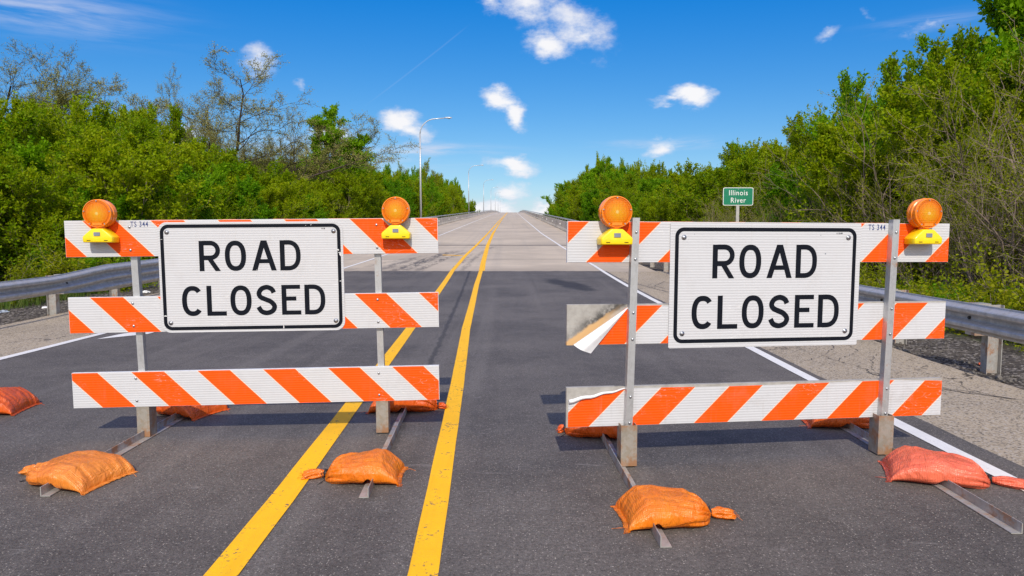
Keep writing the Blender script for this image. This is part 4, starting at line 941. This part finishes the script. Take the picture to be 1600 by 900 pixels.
# ================================================================ VEGETATION
class Veg:
    """grows branch polylines, then builds one wood mesh and one foliage mesh"""
    def __init__(s, seed): s.r = np.random.default_rng(seed); s.lines = []; s.sites = []
    def grow(s, p, d, L, r0, lvl, P):
        n = P['seg'][lvl]; pts = [p.copy()]; dirs = []; rr = [r0]; step = L/n; d = d/np.linalg.norm(d)
        kink = P['kink'][lvl]; up = P['up'][lvl]; last = lvl == len(P['seg'])-1
        for i in range(n):
            d = d + s.r.normal(0, kink, 3) + np.array([0, 0, up]); d /= np.linalg.norm(d); dirs.append(d.copy())
            p = p + d*step; pts.append(p.copy()); rr.append(r0*(1-(i+1)/n*(.75 if not last else .85)))
        s.lines.append((np.array(pts), np.array(rr), 6 if lvl == 0 else 4 if lvl == 1 else 3))
        if lvl >= P['leaf_lvl']:
            for i in range(n+1):
                if i >= P.get('leaf_from', 0)*n: s.sites.append((pts[i], d.copy(), lvl))
        if last: return
        ph0 = s.r.uniform(0, 6.28); nc = P['n'][lvl]; nc = max(1, int(round(nc*s.r.uniform(.8, 1.2))))
        for k in range(nc):
            t = P['t0'][lvl] + (1-P['t0'][lvl])*((k+s.r.uniform(0, 1))/nc); f = t*n; i = min(n-1, int(f)); q = pts[i] + (pts[i+1]-pts[i])*(f-i)
            dd = dirs[i]; a = np.radians(s.r.normal(P['ang'][lvl], 9)); e1 = np.cross(dd, np.array([.2, .1, .97])); e1 /= np.linalg.norm(e1)+1e-6; e2 = np.cross(dd, e1)
            ph = ph0 + 2.4*k + s.r.normal(0, .35); rv = e1*np.cos(ph) + e2*np.sin(ph)
            nd = dd*np.cos(a) + rv*np.sin(a)
            ln = P['len'][lvl]*L*(1-P['taper'][lvl]*t)*s.r.uniform(.7, 1.25)
            rc = (r0*(1-.75*t))*P['rad'][lvl]
            s.grow(q, nd, ln, max(rc, P['rmin']), lvl+1, P)
    def wood(s, name):
        V, F = [], []; base = 0
        for pts, rr, seg in s.lines:
            n = len(pts); d = np.gradient(pts, axis=0); d /= np.linalg.norm(d, axis=1)[:, None]+1e-9
            ref = np.tile(np.array([.31, .17, .93]), (n, 1)); a = np.cross(d, ref); a /= np.linalg.norm(a, axis=1)[:, None]+1e-9; b = np.cross(d, a)
            an = 2*np.pi*np.arange(seg)/seg
            ring = pts[:, None, :] + rr[:, None, None]*(a[:, None, :]*np.cos(an)[None, :, None] + b[:, None, :]*np.sin(an)[None, :, None])
            V.append(ring.reshape(-1, 3))
            i = np.arange(n-1)[:, None]; k = np.arange(seg)[None, :]; k2 = (k+1) % seg
            F.append(np.stack([base+i*seg+k, base+i*seg+k2, base+(i+1)*seg+k2, base+(i+1)*seg+k], -1).reshape(-1, 4)); base += n*seg
        return s.mesh(name, np.concatenate(V), np.concatenate(F), None, True)
    def foliage(s, name, per, size, spread, asp=.55, droop=0., clump=0.):
        r = s.r; C = np.array([a for a, _, _ in s.sites]); D = np.array([b for _, b, _ in s.sites])
        if clump: keep = r.uniform(0, 1, len(C)) > clump; C, D = C[keep], D[keep]
        C = np.repeat(C, per, 0); D = np.repeat(D, per, 0); n = len(C)
        C = C + r.normal(0, spread, (n, 3))
        a = D*.8 + r.normal(0, .75, (n, 3)) + np.array([0, 0, -droop]); a /= np.linalg.norm(a, axis=1)[:, None]
        b = np.cross(a, r.normal(0, 1, (n, 3))); b /= np.linalg.norm(b, axis=1)[:, None]+1e-9; nn = np.cross(a, b)
        sz = size*r.uniform(.55, 1.35, n)[:, None]
        v0 = C; v1 = C + a*sz*.45 + b*sz*asp*.5 + nn*sz*.10; v2 = C + a*sz; v3 = C + a*sz*.45 - b*sz*asp*.5 + nn*sz*.10
        V = np.stack([v0, v1, v2, v3], 1).reshape(-1, 3); F = np.arange(n*4).reshape(-1, 4)
        cl = np.repeat(r.uniform(0, 1, (n+per-1)//per), per)[:n]
        tint = np.clip(.55*cl*cl + .45*r.uniform(0, 1, n)**2, 0, 1)
        return s.mesh(name, V, F, tint, False)
    @staticmethod
    def mesh(name, V, F, tint, smooth):
        me = bpy.data.meshes.new(name); me.vertices.add(len(V)); me.vertices.foreach_set('co', V.astype(np.float32).ravel())
        me.loops.add(F.size); me.loops.foreach_set('vertex_index', F.astype(np.int32).ravel())
        me.polygons.add(len(F)); me.polygons.foreach_set('loop_start', (np.arange(len(F))*4).astype(np.int32)); me.polygons.foreach_set('loop_total', np.full(len(F), 4, np.int32))
        if smooth: me.polygons.foreach_set('use_smooth', np.ones(len(F), bool))
        if tint is not None:
            at = me.attributes.new('tint', 'FLOAT', 'FACE'); at.data.foreach_set('value', tint.astype(np.float32))
        me.update(calc_edges=True); return me

# every kind is grown about 1 unit = 1 m, to a nominal height; copies scale it
SHRUB = dict(seg=[6, 5, 5, 5], kink=[.08, .10, .11, .08], up=[.05, .08, .12, .13], n=[11, 8, 6], t0=[.06, .12, .12], ang=[42, 40, 34], len=[.48, .52, .62], taper=[.50, .35, .2], rad=[.5, .5, .55], rmin=.004, leaf_lvl=3)
STEM = dict(seg=[8, 7, 5, 4], kink=[.10, .13, .13, .12], up=[.03, .06, .08, .09], n=[7, 5, 3], t0=[.16, .2, .3], ang=[38, 38, 34], len=[.62, .55, .50], taper=[.35, .35, .3], rad=[.70, .68, .6], rmin=.0075, leaf_lvl=2)
OAK = dict(seg=[5, 9, 8, 6, 4], kink=[.03, .13, .19, .20, .16], up=[.02, .020, .040, .06, .08], n=[9, 11, 9, 6], t0=[.62, .22, .12, .15], ang=[56, 48, 46, 42], len=[1.05, .50, .42, .42], taper=[.0, .40, .3, .2], rad=[.66, .52, .5, .5], rmin=.010, leaf_lvl=4)
LEAFY = dict(seg=[8, 6, 6, 5], kink=[.07, .15, .16, .12], up=[.05, .06, .07, .08], n=[22, 9, 8], t0=[.18, .2, .2], ang=[58, 45, 42], len=[.42, .48, .55], taper=[.50, .35, .3], rad=[.42, .5, .5], rmin=.005, leaf_lvl=3)
def proto_multi(seed, P, stems, h, lean, rad0, spread0=.35):
    v = Veg(seed); r = v.r
    for i in range(stems):
        a = 2*math.pi*i/stems + r.uniform(-.5, .5); l = lean*r.uniform(.3, 1.2)
        v.grow(np.array([math.cos(a)*spread0*r.uniform(.2, 1), math.sin(a)*spread0*r.uniform(.2, 1), -.3]), np.array([math.cos(a)*l, math.sin(a)*l, 1.]), h*r.uniform(.72, 1.05), rad0*r.uniform(.6, 1.1), 0, P)
    return v
PROTO = {}
def reg(kind, v, fol, lm, bm_, nominal): PROTO[kind] = (v.wood('trunk'), v.foliage('crown', *fol[0], **fol[1]), lm, bm_, nominal); PROTO[kind][0].materials.append(bm_); PROTO[kind][1].materials.append(lm)
for i in range(3): reg('shrub%d' % i, proto_multi(10+i, SHRUB, 6, 5.2, .38, .045), ((5, .085, .028), {}), M['leaf_y'], M['bark_l'], 6.)
for i in range(2): reg('green%d' % i, proto_multi(20+i, SHRUB, 5, 5.2, .36, .05), ((5, .095, .030), {}), M['leaf_g'], M['bark'], 6.)
for i in range(3): reg('stem%d' % i, proto_multi(30+i, STEM, 5, 5.6, .42, .075, .3), ((4, .046, .04), dict(clump=.12)), M['leaf_o'], M['bark_l'], 6.)
reg('leafy', proto_multi(40, LEAFY, 1, 8, .03, .16, .01), ((6, .12, .05), {}), M['leaf_g'], M['bark'], 8.5)
for i in range(2): reg('oak%d' % i, proto_multi(100+i*2, OAK, 1, 6.2, .08, .46, .01), ((4, .055, .06), dict(clump=.15)), M['leaf_b'], M['bark_d'], 11.)
reg('far', proto_multi(60, OAK, 1, 6.2, .05, .26, .01), ((4, .13, .10), dict(clump=.2)), M['leaf_o'], M['bark'], 11.)
SMALL = dict(seg=[5, 4, 3], kink=[.14, .18, .18], up=[.05, .06, .05], n=[8, 6], t0=[.1, .1], ang=[40, 45], len=[.5, .5], taper=[.3, .3], rad=[.5, .5], rmin=.003, leaf_lvl=1)
for i in range(2): reg('bush%d' % i, proto_multi(70+i, SMALL, 9, 1.1, .7, .012, .25), ((4, .050, .04), {}), M['leaf_g'] if i == 0 else M['leaf_o'], M['bark_l'], 1.2)
for k_, v_ in PROTO.items():
    zs = np.empty(len(v_[1].vertices)*3, np.float32); v_[1].vertices.foreach_get('co', zs); z_ = zs[2::3]
    PROTO[k_] = v_[:4] + (float(np.percentile(z_, 99.2)),)
def plant(kind, name, x, y, z, h, rz, label, cat, group=None, wide=1.):
    tm, cm, lm, bk, nom = PROTO[kind]
    o = empty(name, (x, y, z), rz, label, cat, group); s_ = h/nom; o.scale = (s_*wide, s_*wide, s_)
    t = bpy.data.objects.new('trunk', tm); COL.objects.link(t); t.parent = o
    c = bpy.data.objects.new('crown', cm); COL.objects.link(c); c.parent = o
    return o
TREES=[(-1,0,-13.37,9,-1.2,3.56),(-1,0,-13.82,11.46,-1.2,3.99),(-1,0,-12.54,14.03,-0.98,3.74),(-1,0,-13.41,16.62,-1.2,4.55),(-1,0,-13.16,18.48,-1.13,3.99),(-1,0,-13.3,20.72,-1.13,3.91),(-1,0,-12.89,22.67,-0.9,5.37),(-1,0,-12.72,25.1,-0.75,4.68),(-1,0,-13.36,26.99,-0.93,4.23),(-1,0,-13.72,28.75,-1,4.35),(-1,0,-13.88,30.7,-0.98,5.02),(-1,0,-13.85,32.75,-0.88,4.63),(-1,0,-12.79,35.24,-0.36,4.47),(-1,0,-13.85,37.87,-0.67,4.92),(-1,0,-13.01,40.29,-0.24,3.99),(-1,0,-12.59,42.69,0.03,4.44),(-1,0,-12.5,45.61,0.18,5.12),(-1,0,-12.93,48.45,0.13,5.52),(-1,0,-12.94,51.56,0.25,5.19),(-1,0,-12.58,55.02,0.54,5.65),(-1,0,-13.55,58.05,0.27,6.02),(-1,0,-13.6,61.23,0.38,5.48),(-1,0,-12.51,65.06,0.98,4.53),(-1,0,-13.84,68.73,0.6,5.35),(-1,0,-13.8,73.09,0.79,6.25),(-1,0,-13,77.31,1.28,5.64),(-1,0,-12.65,82.12,1.62,6.03),(-1,0,-13.7,87.18,1.41,5.59),(-1,0,-12.63,92.63,2.06,5.79),(-1,0,-13.79,98.06,1.82,6.37),(-1,0,-13.26,104.04,2.27,6.27),(-1,0,-12.75,109.78,2.72,5.87),(-1,0,-13.46,115.66,-1.2,10.77),(-1,0,-12.57,121.85,-1.2,11),(-1,0,-13.07,128.67,-1.2,9.71),(-1,0,-13.66,135.88,-1.2,10.63),(-1,0,-12.58,143.31,-1.2,11.57),(-1,0,-13.19,150.76,-1.2,11.86),(-1,0,-13.52,158.68,-1.2,12.52),(-1,0,-13.6,167.42,-1.2,10.66),(-1,0,-12.71,176.44,-1.2,10.95),(-1,0,-13.13,185.78,-1.2,11.39),(-1,1,-17.17,10,-1.2,4.17),(-1,1,-16.82,12.69,-1.2,4.72),(-1,1,-16.37,15.16,-1.2,4.76),(-1,1,-17.18,17.73,-1.2,6.01),(-1,1,-16.5,20.57,-1.2,5.4),(-1,1,-16.18,22.82,-1.2,6.1),(-1,1,-16.31,25.92,-1.2,6.49),(-1,1,-16.77,28.92,-1.2,7.3),(-1,1,-16.31,31.9,-1.2,6.87),(-1,1,-16.48,34.45,-1.2,6.79),(-1,1,-16.21,37.58,-1.2,6.93),(-1,1,-16.61,40.82,-1.2,5.74),(-1,1,-16.15,44.12,-1.2,6.66),(-1,1,-16.94,47.48,-1.2,6.91),(-1,1,-16.29,51.38,-1.09,7.2),(-1,1,-16.96,55.4,-1.2,7.4),(-1,1,-17.02,59.74,-1.04,8.73),(-1,1,-17.14,64.44,-0.9,8.69),(-1,1,-16.03,68.9,-0.27,8.77),(-1,1,-16.47,74.02,-0.24,8.82),(-1,1,-16.82,79.15,-0.17,8.03),(-1,1,-16.61,84.61,0.14,8.8),(-1,1,-16.67,89.96,0.33,9.08),(-1,1,-16.81,95.81,0.52,7.96),(-1,1,-16.42,101.43,0.91,9.34),(-1,1,-16.76,107.4,1.01,9.73),(-1,1,-16.46,113.47,-1.2,11.07),(-1,1,-15.99,119.86,-1.2,11.64),(-1,1,-16.07,126.71,-1.2,11.29),(-1,1,-16.33,134.21,-1.2,13.43),(-1,1,-16.13,142.22,-1.2,14.81),(-1,1,-16.37,149.99,-1.2,13.43),(-1,1,-15.96,158.59,-1.2,15.59),(-1,1,-15.85,167.59,-1.2,15.17),(-1,1,-16.56,176.73,-1.2,14.87),(-1,1,-17.14,186.85,-1.2,17.16),(-1,2,-21.44,11,-1.2,4.79),(-1,2,-20.5,14.03,-1.2,5.39),(-1,2,-21.64,17.31,-1.2,6.58),(-1,2,-20.79,20.65,-1.2,6.94),(-1,2,-20.45,23.21,-1.2,6.66),(-1,2,-20.5,26.56,-1.2,7.04),(-1,2,-20.83,30.26,-1.2,7.08),(-1,2,-20.71,33.13,-1.2,8.4),(-1,2,-21.65,36.33,-1.2,9.29),(-1,2,-20.66,39.97,-1.2,9.07),(-1,2,-20.88,43.66,-1.2,7.6),(-1,2,-20.99,48.16,-1.2,7.53),(-1,2,-20.47,52.24,-1.2,8.05),(-1,2,-20.71,56.48,-1.2,8.5),(-1,2,-20.32,61.42,-1.2,8.28),(-1,2,-21.61,65.91,-1.2,9.17),(-1,2,-20.67,70.58,-1.2,9.19),(-1,2,-20.71,76.43,-1.2,11.02),(-1,2,-21.2,81.92,-1.2,11.43),(-1,2,-20.47,88.03,-1.2,12.04),(-1,2,-21.05,93.87,-1.2,11.39),(-1,2,-21.04,100.01,-1,11.73),(-1,2,-21.34,106.53,-0.86,12.23),(-1,2,-20.65,112.96,-1.2,12.32),(-1,2,-21.54,120.84,-1.2,13.28),(-1,2,-21.39,127.97,-1.2,13.56),(-1,2,-21.29,136.16,-1.2,14.94),(-1,2,-21.58,144.65,-1.2,14.87),(-1,2,-21.49,153.44,-1.2,14.77),(-1,2,-21.46,162.55,-1.2,14.87),(-1,2,-21.27,172.81,-1.2,16.87),(-1,2,-21.39,182.88,-1.2,19.45),(1,0,9.27,7,-1.06,3.54),(1,0,9.06,8.75,-0.97,3.56),(1,0,9.74,10.56,-1.2,3.99),(1,0,9.75,12.12,-1.2,5.02),(1,0,8.64,13.98,-0.74,4.2),(1,0,10,16.07,-1.2,4.94),(1,0,9.78,17.5,-1.13,4.27),(1,0,9.93,19.36,-1.14,4.26),(1,0,9.01,20.85,-0.73,3.86),(1,0,9.45,22.35,-0.86,3.67),(1,0,9.47,23.87,-0.81,3.36),(1,0,9.13,25.34,-0.62,3.24),(1,0,9.41,26.78,-0.67,3.88),(1,0,8.79,28.8,-0.34,3.18),(1,0,9.44,30.42,-0.53,3.53),(1,0,9.12,32.5,-0.32,2.96),(1,0,8.81,34.51,-0.12,3.34),(1,0,9.87,36.94,-0.44,3.68),(1,0,8.97,39.59,0.03,3.51),(1,0,9.65,42.06,-0.14,3.75),(1,0,8.93,44.54,0.25,3.55),(1,0,8.85,47.67,0.41,3.95),(1,0,8.72,50.89,0.59,4.1),(1,0,8.77,53.78,0.69,4.22),(1,0,9.83,56.94,0.4,4.46),(1,0,9.72,60.33,0.58,4.18),(1,0,8.68,64.24,1.16,4.41),(1,0,9.55,68.55,0.98,4.85),(1,0,9.96,72.34,0.98,5.66),(1,0,8.8,76.94,1.63,5.27),(1,0,8.93,81.36,1.76,5.07),(1,0,9.09,86.23,1.89,5.28),(1,0,9.76,90.92,1.82,6.02),(1,0,9.21,96.43,2.27,6.03),(1,0,9.43,101.97,2.4,5.86),(1,0,9.15,107.98,2.76,5.16),(1,0,8.88,113.67,-1.2,7.57),(1,0,9.27,120.39,-1.2,9.3),(1,0,9.26,126.67,-1.2,9.48),(1,0,9.2,133.81,-1.2,8.19),(1,1,11.02,7.8,-1.2,4.29),(1,1,11.34,10.36,-1.2,5.91),(1,1,11.16,12.69,-1.2,5.68),(1,1,11.2,15.02,-1.2,6.14),(1,1,10.84,17.7,-1.2,6.6),(1,1,12.11,20.26,-1.2,6.71),(1,1,11.46,23.15,-1.2,5.78),(1,1,11.74,25.44,-1.2,5.15),(1,1,11.82,28.33,-1.2,5.1),(1,1,10.83,30.7,-1.08,4.92),(1,1,11.36,32.98,-1.2,6.05),(1,1,11.24,35.69,-1.04,5.21),(1,1,11.83,38.44,-1.16,5.75),(1,1,11.14,41.19,-0.77,5.23),(1,1,11.7,44.93,-0.85,5.29),(1,1,10.81,48.89,-0.33,4.72),(1,1,11.37,52.83,-0.39,5.03),(1,1,12.19,56.73,-0.55,6.07),(1,1,10.93,60.6,0.11,5.34),(1,1,11.49,65.26,0.07,6.96),(1,1,11.14,69.25,0.38,5.93),(1,1,10.88,73.8,0.67,6.52),(1,1,11.23,78.59,0.72,6.59),(1,1,12.16,83.22,0.54,7.26),(1,1,11.36,88.59,1.08,8.04),(1,1,11.24,93.77,1.34,7.32),(1,1,12.09,99.7,1.25,8.83),(1,1,11.1,106.27,1.91,7.3),(1,1,11.48,112.83,-1.2,11.31),(1,1,11.68,119.54,-1.2,12.07),(1,1,11.23,127.16,-1.2,11.55),(1,2,14.61,8.6,-1.2,4.98),(1,2,14.42,11.56,-1.2,6.91),(1,2,14.74,15.17,-1.2,6.98),(1,2,14.64,17.83,-1.2,7.52),(1,2,15.11,20.94,-1.2,8),(1,2,15.28,23.58,-1.2,7.81),(1,2,14.7,26.4,-1.2,7.95),(1,2,14.89,29.08,-1.2,6.84),(1,2,15.08,32.61,-1.2,7.66),(1,2,15.36,36.13,-1.2,7.36),(1,2,15.44,39.57,-1.2,7.61),(1,2,15.32,43.83,-1.2,7.73),(1,2,15.44,47.42,-1.2,7.17),(1,2,14.39,51.02,-1.2,6.37),(1,2,15.25,54.96,-1.2,6.87),(1,2,15.37,58.85,-1.2,7.6),(1,2,14.37,62.89,-1.18,7.16),(1,2,15.5,67.55,-1.2,9.04),(1,2,14.62,72.77,-0.87,8.28),(1,2,14.76,77.94,-0.72,7.79),(1,2,15.46,83.64,-0.76,9.79),(1,2,15.04,89.01,-0.37,8.99),(1,2,14.92,95.42,-0.06,11.22),(1,2,14.47,102.27,0.4,10.28),(1,2,14.95,109.62,0.51,11.26),(1,2,15.37,116.72,-1.2,15.08),(1,2,15.66,124.3,-1.2,14.61),(1,2,15.44,131.71,-1.2,14.41),(1,3,19.67,9.4,-1.2,4.98),(1,3,18.97,13.21,-1.2,7.48),(1,3,18.6,16.76,-1.2,7.71),(1,3,19.09,20.01,-1.2,8),(1,3,18.64,24.08,-1.2,8),(1,3,19.68,27.41,-1.2,8),(1,3,19.17,31.63,-1.2,9.49),(1,3,19.46,34.88,-1.2,9.75),(1,3,18.54,38.14,-1.2,7.1),(1,3,19.56,42.57,-1.2,7.65),(1,3,18.75,47.34,-1.2,8.5),(1,3,19.17,52.44,-1.2,8.96),(1,3,18.31,57.08,-1.2,8.06),(1,3,18.56,62.27,-1.2,7.72),(1,3,18.34,67.31,-1.2,7.71),(1,3,18.97,72.7,-1.2,8.84),(1,3,19.68,78.39,-1.2,9.53),(1,3,19.27,85.13,-1.2,9.82),(1,3,19.42,91.65,-1.2,9.73),(1,3,19.25,98.57,-1.2,10.7),(1,3,18.41,105.37,-1.05,10.3),(1,3,19.11,112.63,-1.2,12.91),(1,3,18.73,120.78,-1.2,14.49),(1,3,19.3,128.68,-1.2,12.72)]

rg = random.Random(8)
for side, row, x, y, z, h in TREES:
    if side > 0 and row == 0 and 12 < y < 22: x += 1.3
    rz = rg.uniform(0, 6.28)
    if side < 0:
        k = rg.choice(['shrub0', 'shrub1', 'shrub2', 'green0', 'shrub1']) if y < 60 else rg.choice(['shrub0', 'shrub2', 'green0', 'green1'])
        if row == 2 and y > 40 and rg.random() < .3: k = 'green1'
    else:
        if y < 32: k = ['stem0', 'stem1', 'stem2'][rg.randrange(3)] if row == 0 or (row == 1 and (y < 20 or rg.random() < .7)) else rg.choice(['shrub0', 'shrub1', 'green0', 'green1'])
        else: k = rg.choice(['shrub0', 'shrub1', 'shrub2', 'green0', 'green1'])
    sd_ = 'left' if side < 0 else 'right'
    if k.startswith('stem'): plant(k, 'twiggy_tree', x, y, z, h, rz, 'thin grey stemmed tree with sparse spring buds in the thicket right of the road', 'tree', 'twiggy trees right of the road', 1.05)
    elif k.startswith('green'): plant(k, 'bushy_tree', x, y, z, h, rz, 'fresh green bushy tree in the thicket %s of the road' % sd_, 'tree', 'green bushy trees %s of the road' % sd_, min(1.15, 7.4/h))
    else: plant(k, 'bushy_tree', x, y, z, h, rz, 'yellow green bushy tree in the thicket %s of the road' % sd_, 'tree', 'yellow green bushy trees %s of the road' % sd_, min(1.15, 7.4/h))
plant('oak0', 'budding_tree', -31.0, 38, -1.2, 14.2, 0, 'broad nearly bare tree rising behind the thicket at the far left of the photo', 'tree', wide=1.15)
plant('oak1', 'budding_tree', -20.4, 45, -1.2, 12.9, 0, 'left of the two nearly bare crooked trees above the left ROAD CLOSED sign', 'tree', 'nearly bare trees above the left sign', wide=1.35)
plant('oak0', 'budding_tree', -18.3, 46, -1.2, 12.3, 2.2, 'right of the two nearly bare crooked trees above the left ROAD CLOSED sign', 'tree', 'nearly bare trees above the left sign', wide=.68)
plant('leafy', 'leafy_tree', -12.6, 50, -1.2, 11.4, 2.6, 'rounded bright green tree standing taller than the left thicket beside the bare tree', 'tree', wide=1.0)
plant('oak1', 'budding_tree', -19.6, 62, -1.2, 10.6, 4.0, 'pale thin budding tree just left of the rounded bright green tree', 'tree', wide=.45)
plant('far', 'tall_tree', -15.0, 132, -1.2, 16.0, .5, 'olive tree with dark limbs right beside the parapet where the left thicket ends', 'tree', wide=.85)
plant('far', 'tall_tree', -17.2, 105, -1.2, 12.6, 2.9, 'thin olive tree directly behind the nearest street lamp', 'tree', wide=.7)
plant('leafy', 'leafy_tree', 19.0, 25.5, -1.2, 14.0, 2.2, 'tallest green tree at the right edge of the photo', 'tree', wide=.9)
plant('leafy', 'leafy_tree', 17.3, 29.5, -1.2, 10.4, 4.4, 'green pointed tree next to the tallest one at the right edge', 'tree', wide=.8)
plant('leafy', 'leafy_tree', 11.9, 86, -.5, 11.0, .9, 'bright green tree where the right thicket ends by the parapet', 'tree', wide=1.)
# low undergrowth behind the guardrails
for side, x0, x1, y0, y1, n in ((1, 7.3, 9.6, 6.5, 26, 50), (-1, 10.6, 13., 8, 26, 40)):
    for i in range(n):
        y = y0 + (y1-y0)*(i+rg.random())/n; x = side*rg.uniform(x0, x1); h = rg.uniform(.5, 1.35)
        plant('bush%d' % (0 if rg.random() < .4 else 1), 'low_bush', x, y, ground_z(x, y)-.02, h, rg.uniform(0, 6.28), 'low leafy bush growing behind the %s guardrail' % ('right' if side > 0 else 'left'), 'bush', 'low bushes behind the %s guardrail' % ('right' if side > 0 else 'left'), 1.3)
# grass
def grass(name, n, xr, yr, seed, hgt=.28):
    r = np.random.default_rng(seed); V = []
    tx = r.uniform(*xr, n//14); ty = r.uniform(*yr, n//14)
    i = r.integers(0, len(tx), n); x = tx[i]+r.normal(0, .06, n); y = ty[i]+r.normal(0, .06, n); z = np.array([ground_z(float(a), float(b)) for a, b in zip(x, y)])-.02
    a = r.uniform(0, 6.28, n); h = hgt*r.uniform(.35, 1.2, n); w = r.uniform(.004, .009, n); ln = r.uniform(.1, .75, n)*h; b = r.uniform(0, 6.28, n)
    p0 = np.stack([x-np.cos(a)*w, y-np.sin(a)*w, z], 1); p1 = np.stack([x+np.cos(a)*w, y+np.sin(a)*w, z], 1)
    mx = np.stack([x+np.cos(b)*ln*.35, y+np.sin(b)*ln*.35, z+h*.6], 1); tp = np.stack([x+np.cos(b)*ln, y+np.sin(b)*ln, z+h], 1)
    dw = np.stack([np.cos(a)*w*.8, np.sin(a)*w*.8, 0*w], 1)
    Vv = np.stack([p0, p1, mx+dw, mx-dw, tp+dw*.15, tp-dw*.15], 1).reshape(-1, 3); k = np.arange(n)[:, None]*6
    F = np.concatenate([k+np.array([[0, 1, 2, 3]]), k+np.array([[3, 2, 4, 5]])]); t = r.uniform(0, 1, n)**2
    me = Veg.mesh(name, Vv, F, np.concatenate([t, t]), False); tag(link(name, me, M['grass']), 'tufts of green grass behind the guardrail', 'grass', kind='stuff')
grass('grass', 26000, (6.9, 9.8), (5.5, 28), 1); grass('grass', 24000, (-13, -9.6), (7.5, 30), 2)
# loose stones on the verges
def stones(name, spots, seed, label):
    r = random.Random(seed); bm = bmesh.new()
    for x, y, z, s_ in spots(r):
        q = bmesh.ops.create_icosphere(bm, subdivisions=1, radius=s_)['verts']; sc_ = Vector((r.uniform(.7, 1.4), r.uniform(.7, 1.3), r.uniform(.4, .9)))
        for v in q: v.co = Vector((v.co.x*sc_.x*r.uniform(.8, 1.2), v.co.y*sc_.y*r.uniform(.8, 1.2), v.co.z*sc_.z)) + Vector((x, y, z+s_*.2))
    tag(obj(name, bm, M['rock']), label, 'gravel', kind='stuff')
def spots_r(r):
    for i in range(2600):
        y = 3+r.random()**1.6*15; x = EDGE_R(y)+.02+abs(r.gauss(0, .55)); yield x, y, ground_z(x, y), r.uniform(.006, .022)
    for i in range(260):
        y = 3.5+r.random()*10; x = EDGE_R(y)+abs(r.gauss(.04, .08)); yield x, y, ground_z(x, y), r.uniform(.02, .05)
def spots_l(r):
    for i in range(1500):
        y = 7+r.random()**1.4*15; x = EDGE_L(y)-.02-abs(r.gauss(0, .6)); yield x, y, ground_z(x, y), r.uniform(.008, .026)
stones('gravel', spots_r, 3, 'loose dark gravel along the edge of the right shoulder'); stones('gravel', spots_l, 4, 'loose gravel along the left shoulder')
def spots_road(r):
    for i in range(420):
        y = 2.2+r.random()**1.8*12; x = r.uniform(-.75*y-.3, min(4.5, .75*y+.3)); yield x, y, prof(y)+.006, r.uniform(.0015, .004)
bm = None; stones('grit', spots_road, 5, 'small grit scattered over the asphalt')
# litter on the left verge
for i, (x, y, c, s_, lb) in enumerate(((-9.6, 12.7, 'litter', .10, 'crumpled pale blue wrapper on the left verge gravel'), (-9.1, 13.3, 'white', .07, 'small white scrap of litter on the left verge gravel'), (-8.75, 16.2, 'white', .09, 'white paper scrap under the left guardrail'), (5.35, 7.6, 'BAG', .06, 'small red scrap under the right guardrail'))):
    bm = bmesh.new(); r = random.Random(i); q = bmesh.ops.create_icosphere(bm, subdivisions=3, radius=s_)['verts']
    for v in q:
        n_ = mnoise.noise(v.co*22+Vector((i*9, 0, 0))); v.co = Vector((v.co.x*1.3, v.co.y, abs(v.co.z)*.45))*(1+.7*n_)
    tag(obj('litter_scrap', bm, BAGC['red'] if c == 'BAG' else M[c], loc=(x, y, ground_z(x, y)), smooth=False), lb, 'litter')
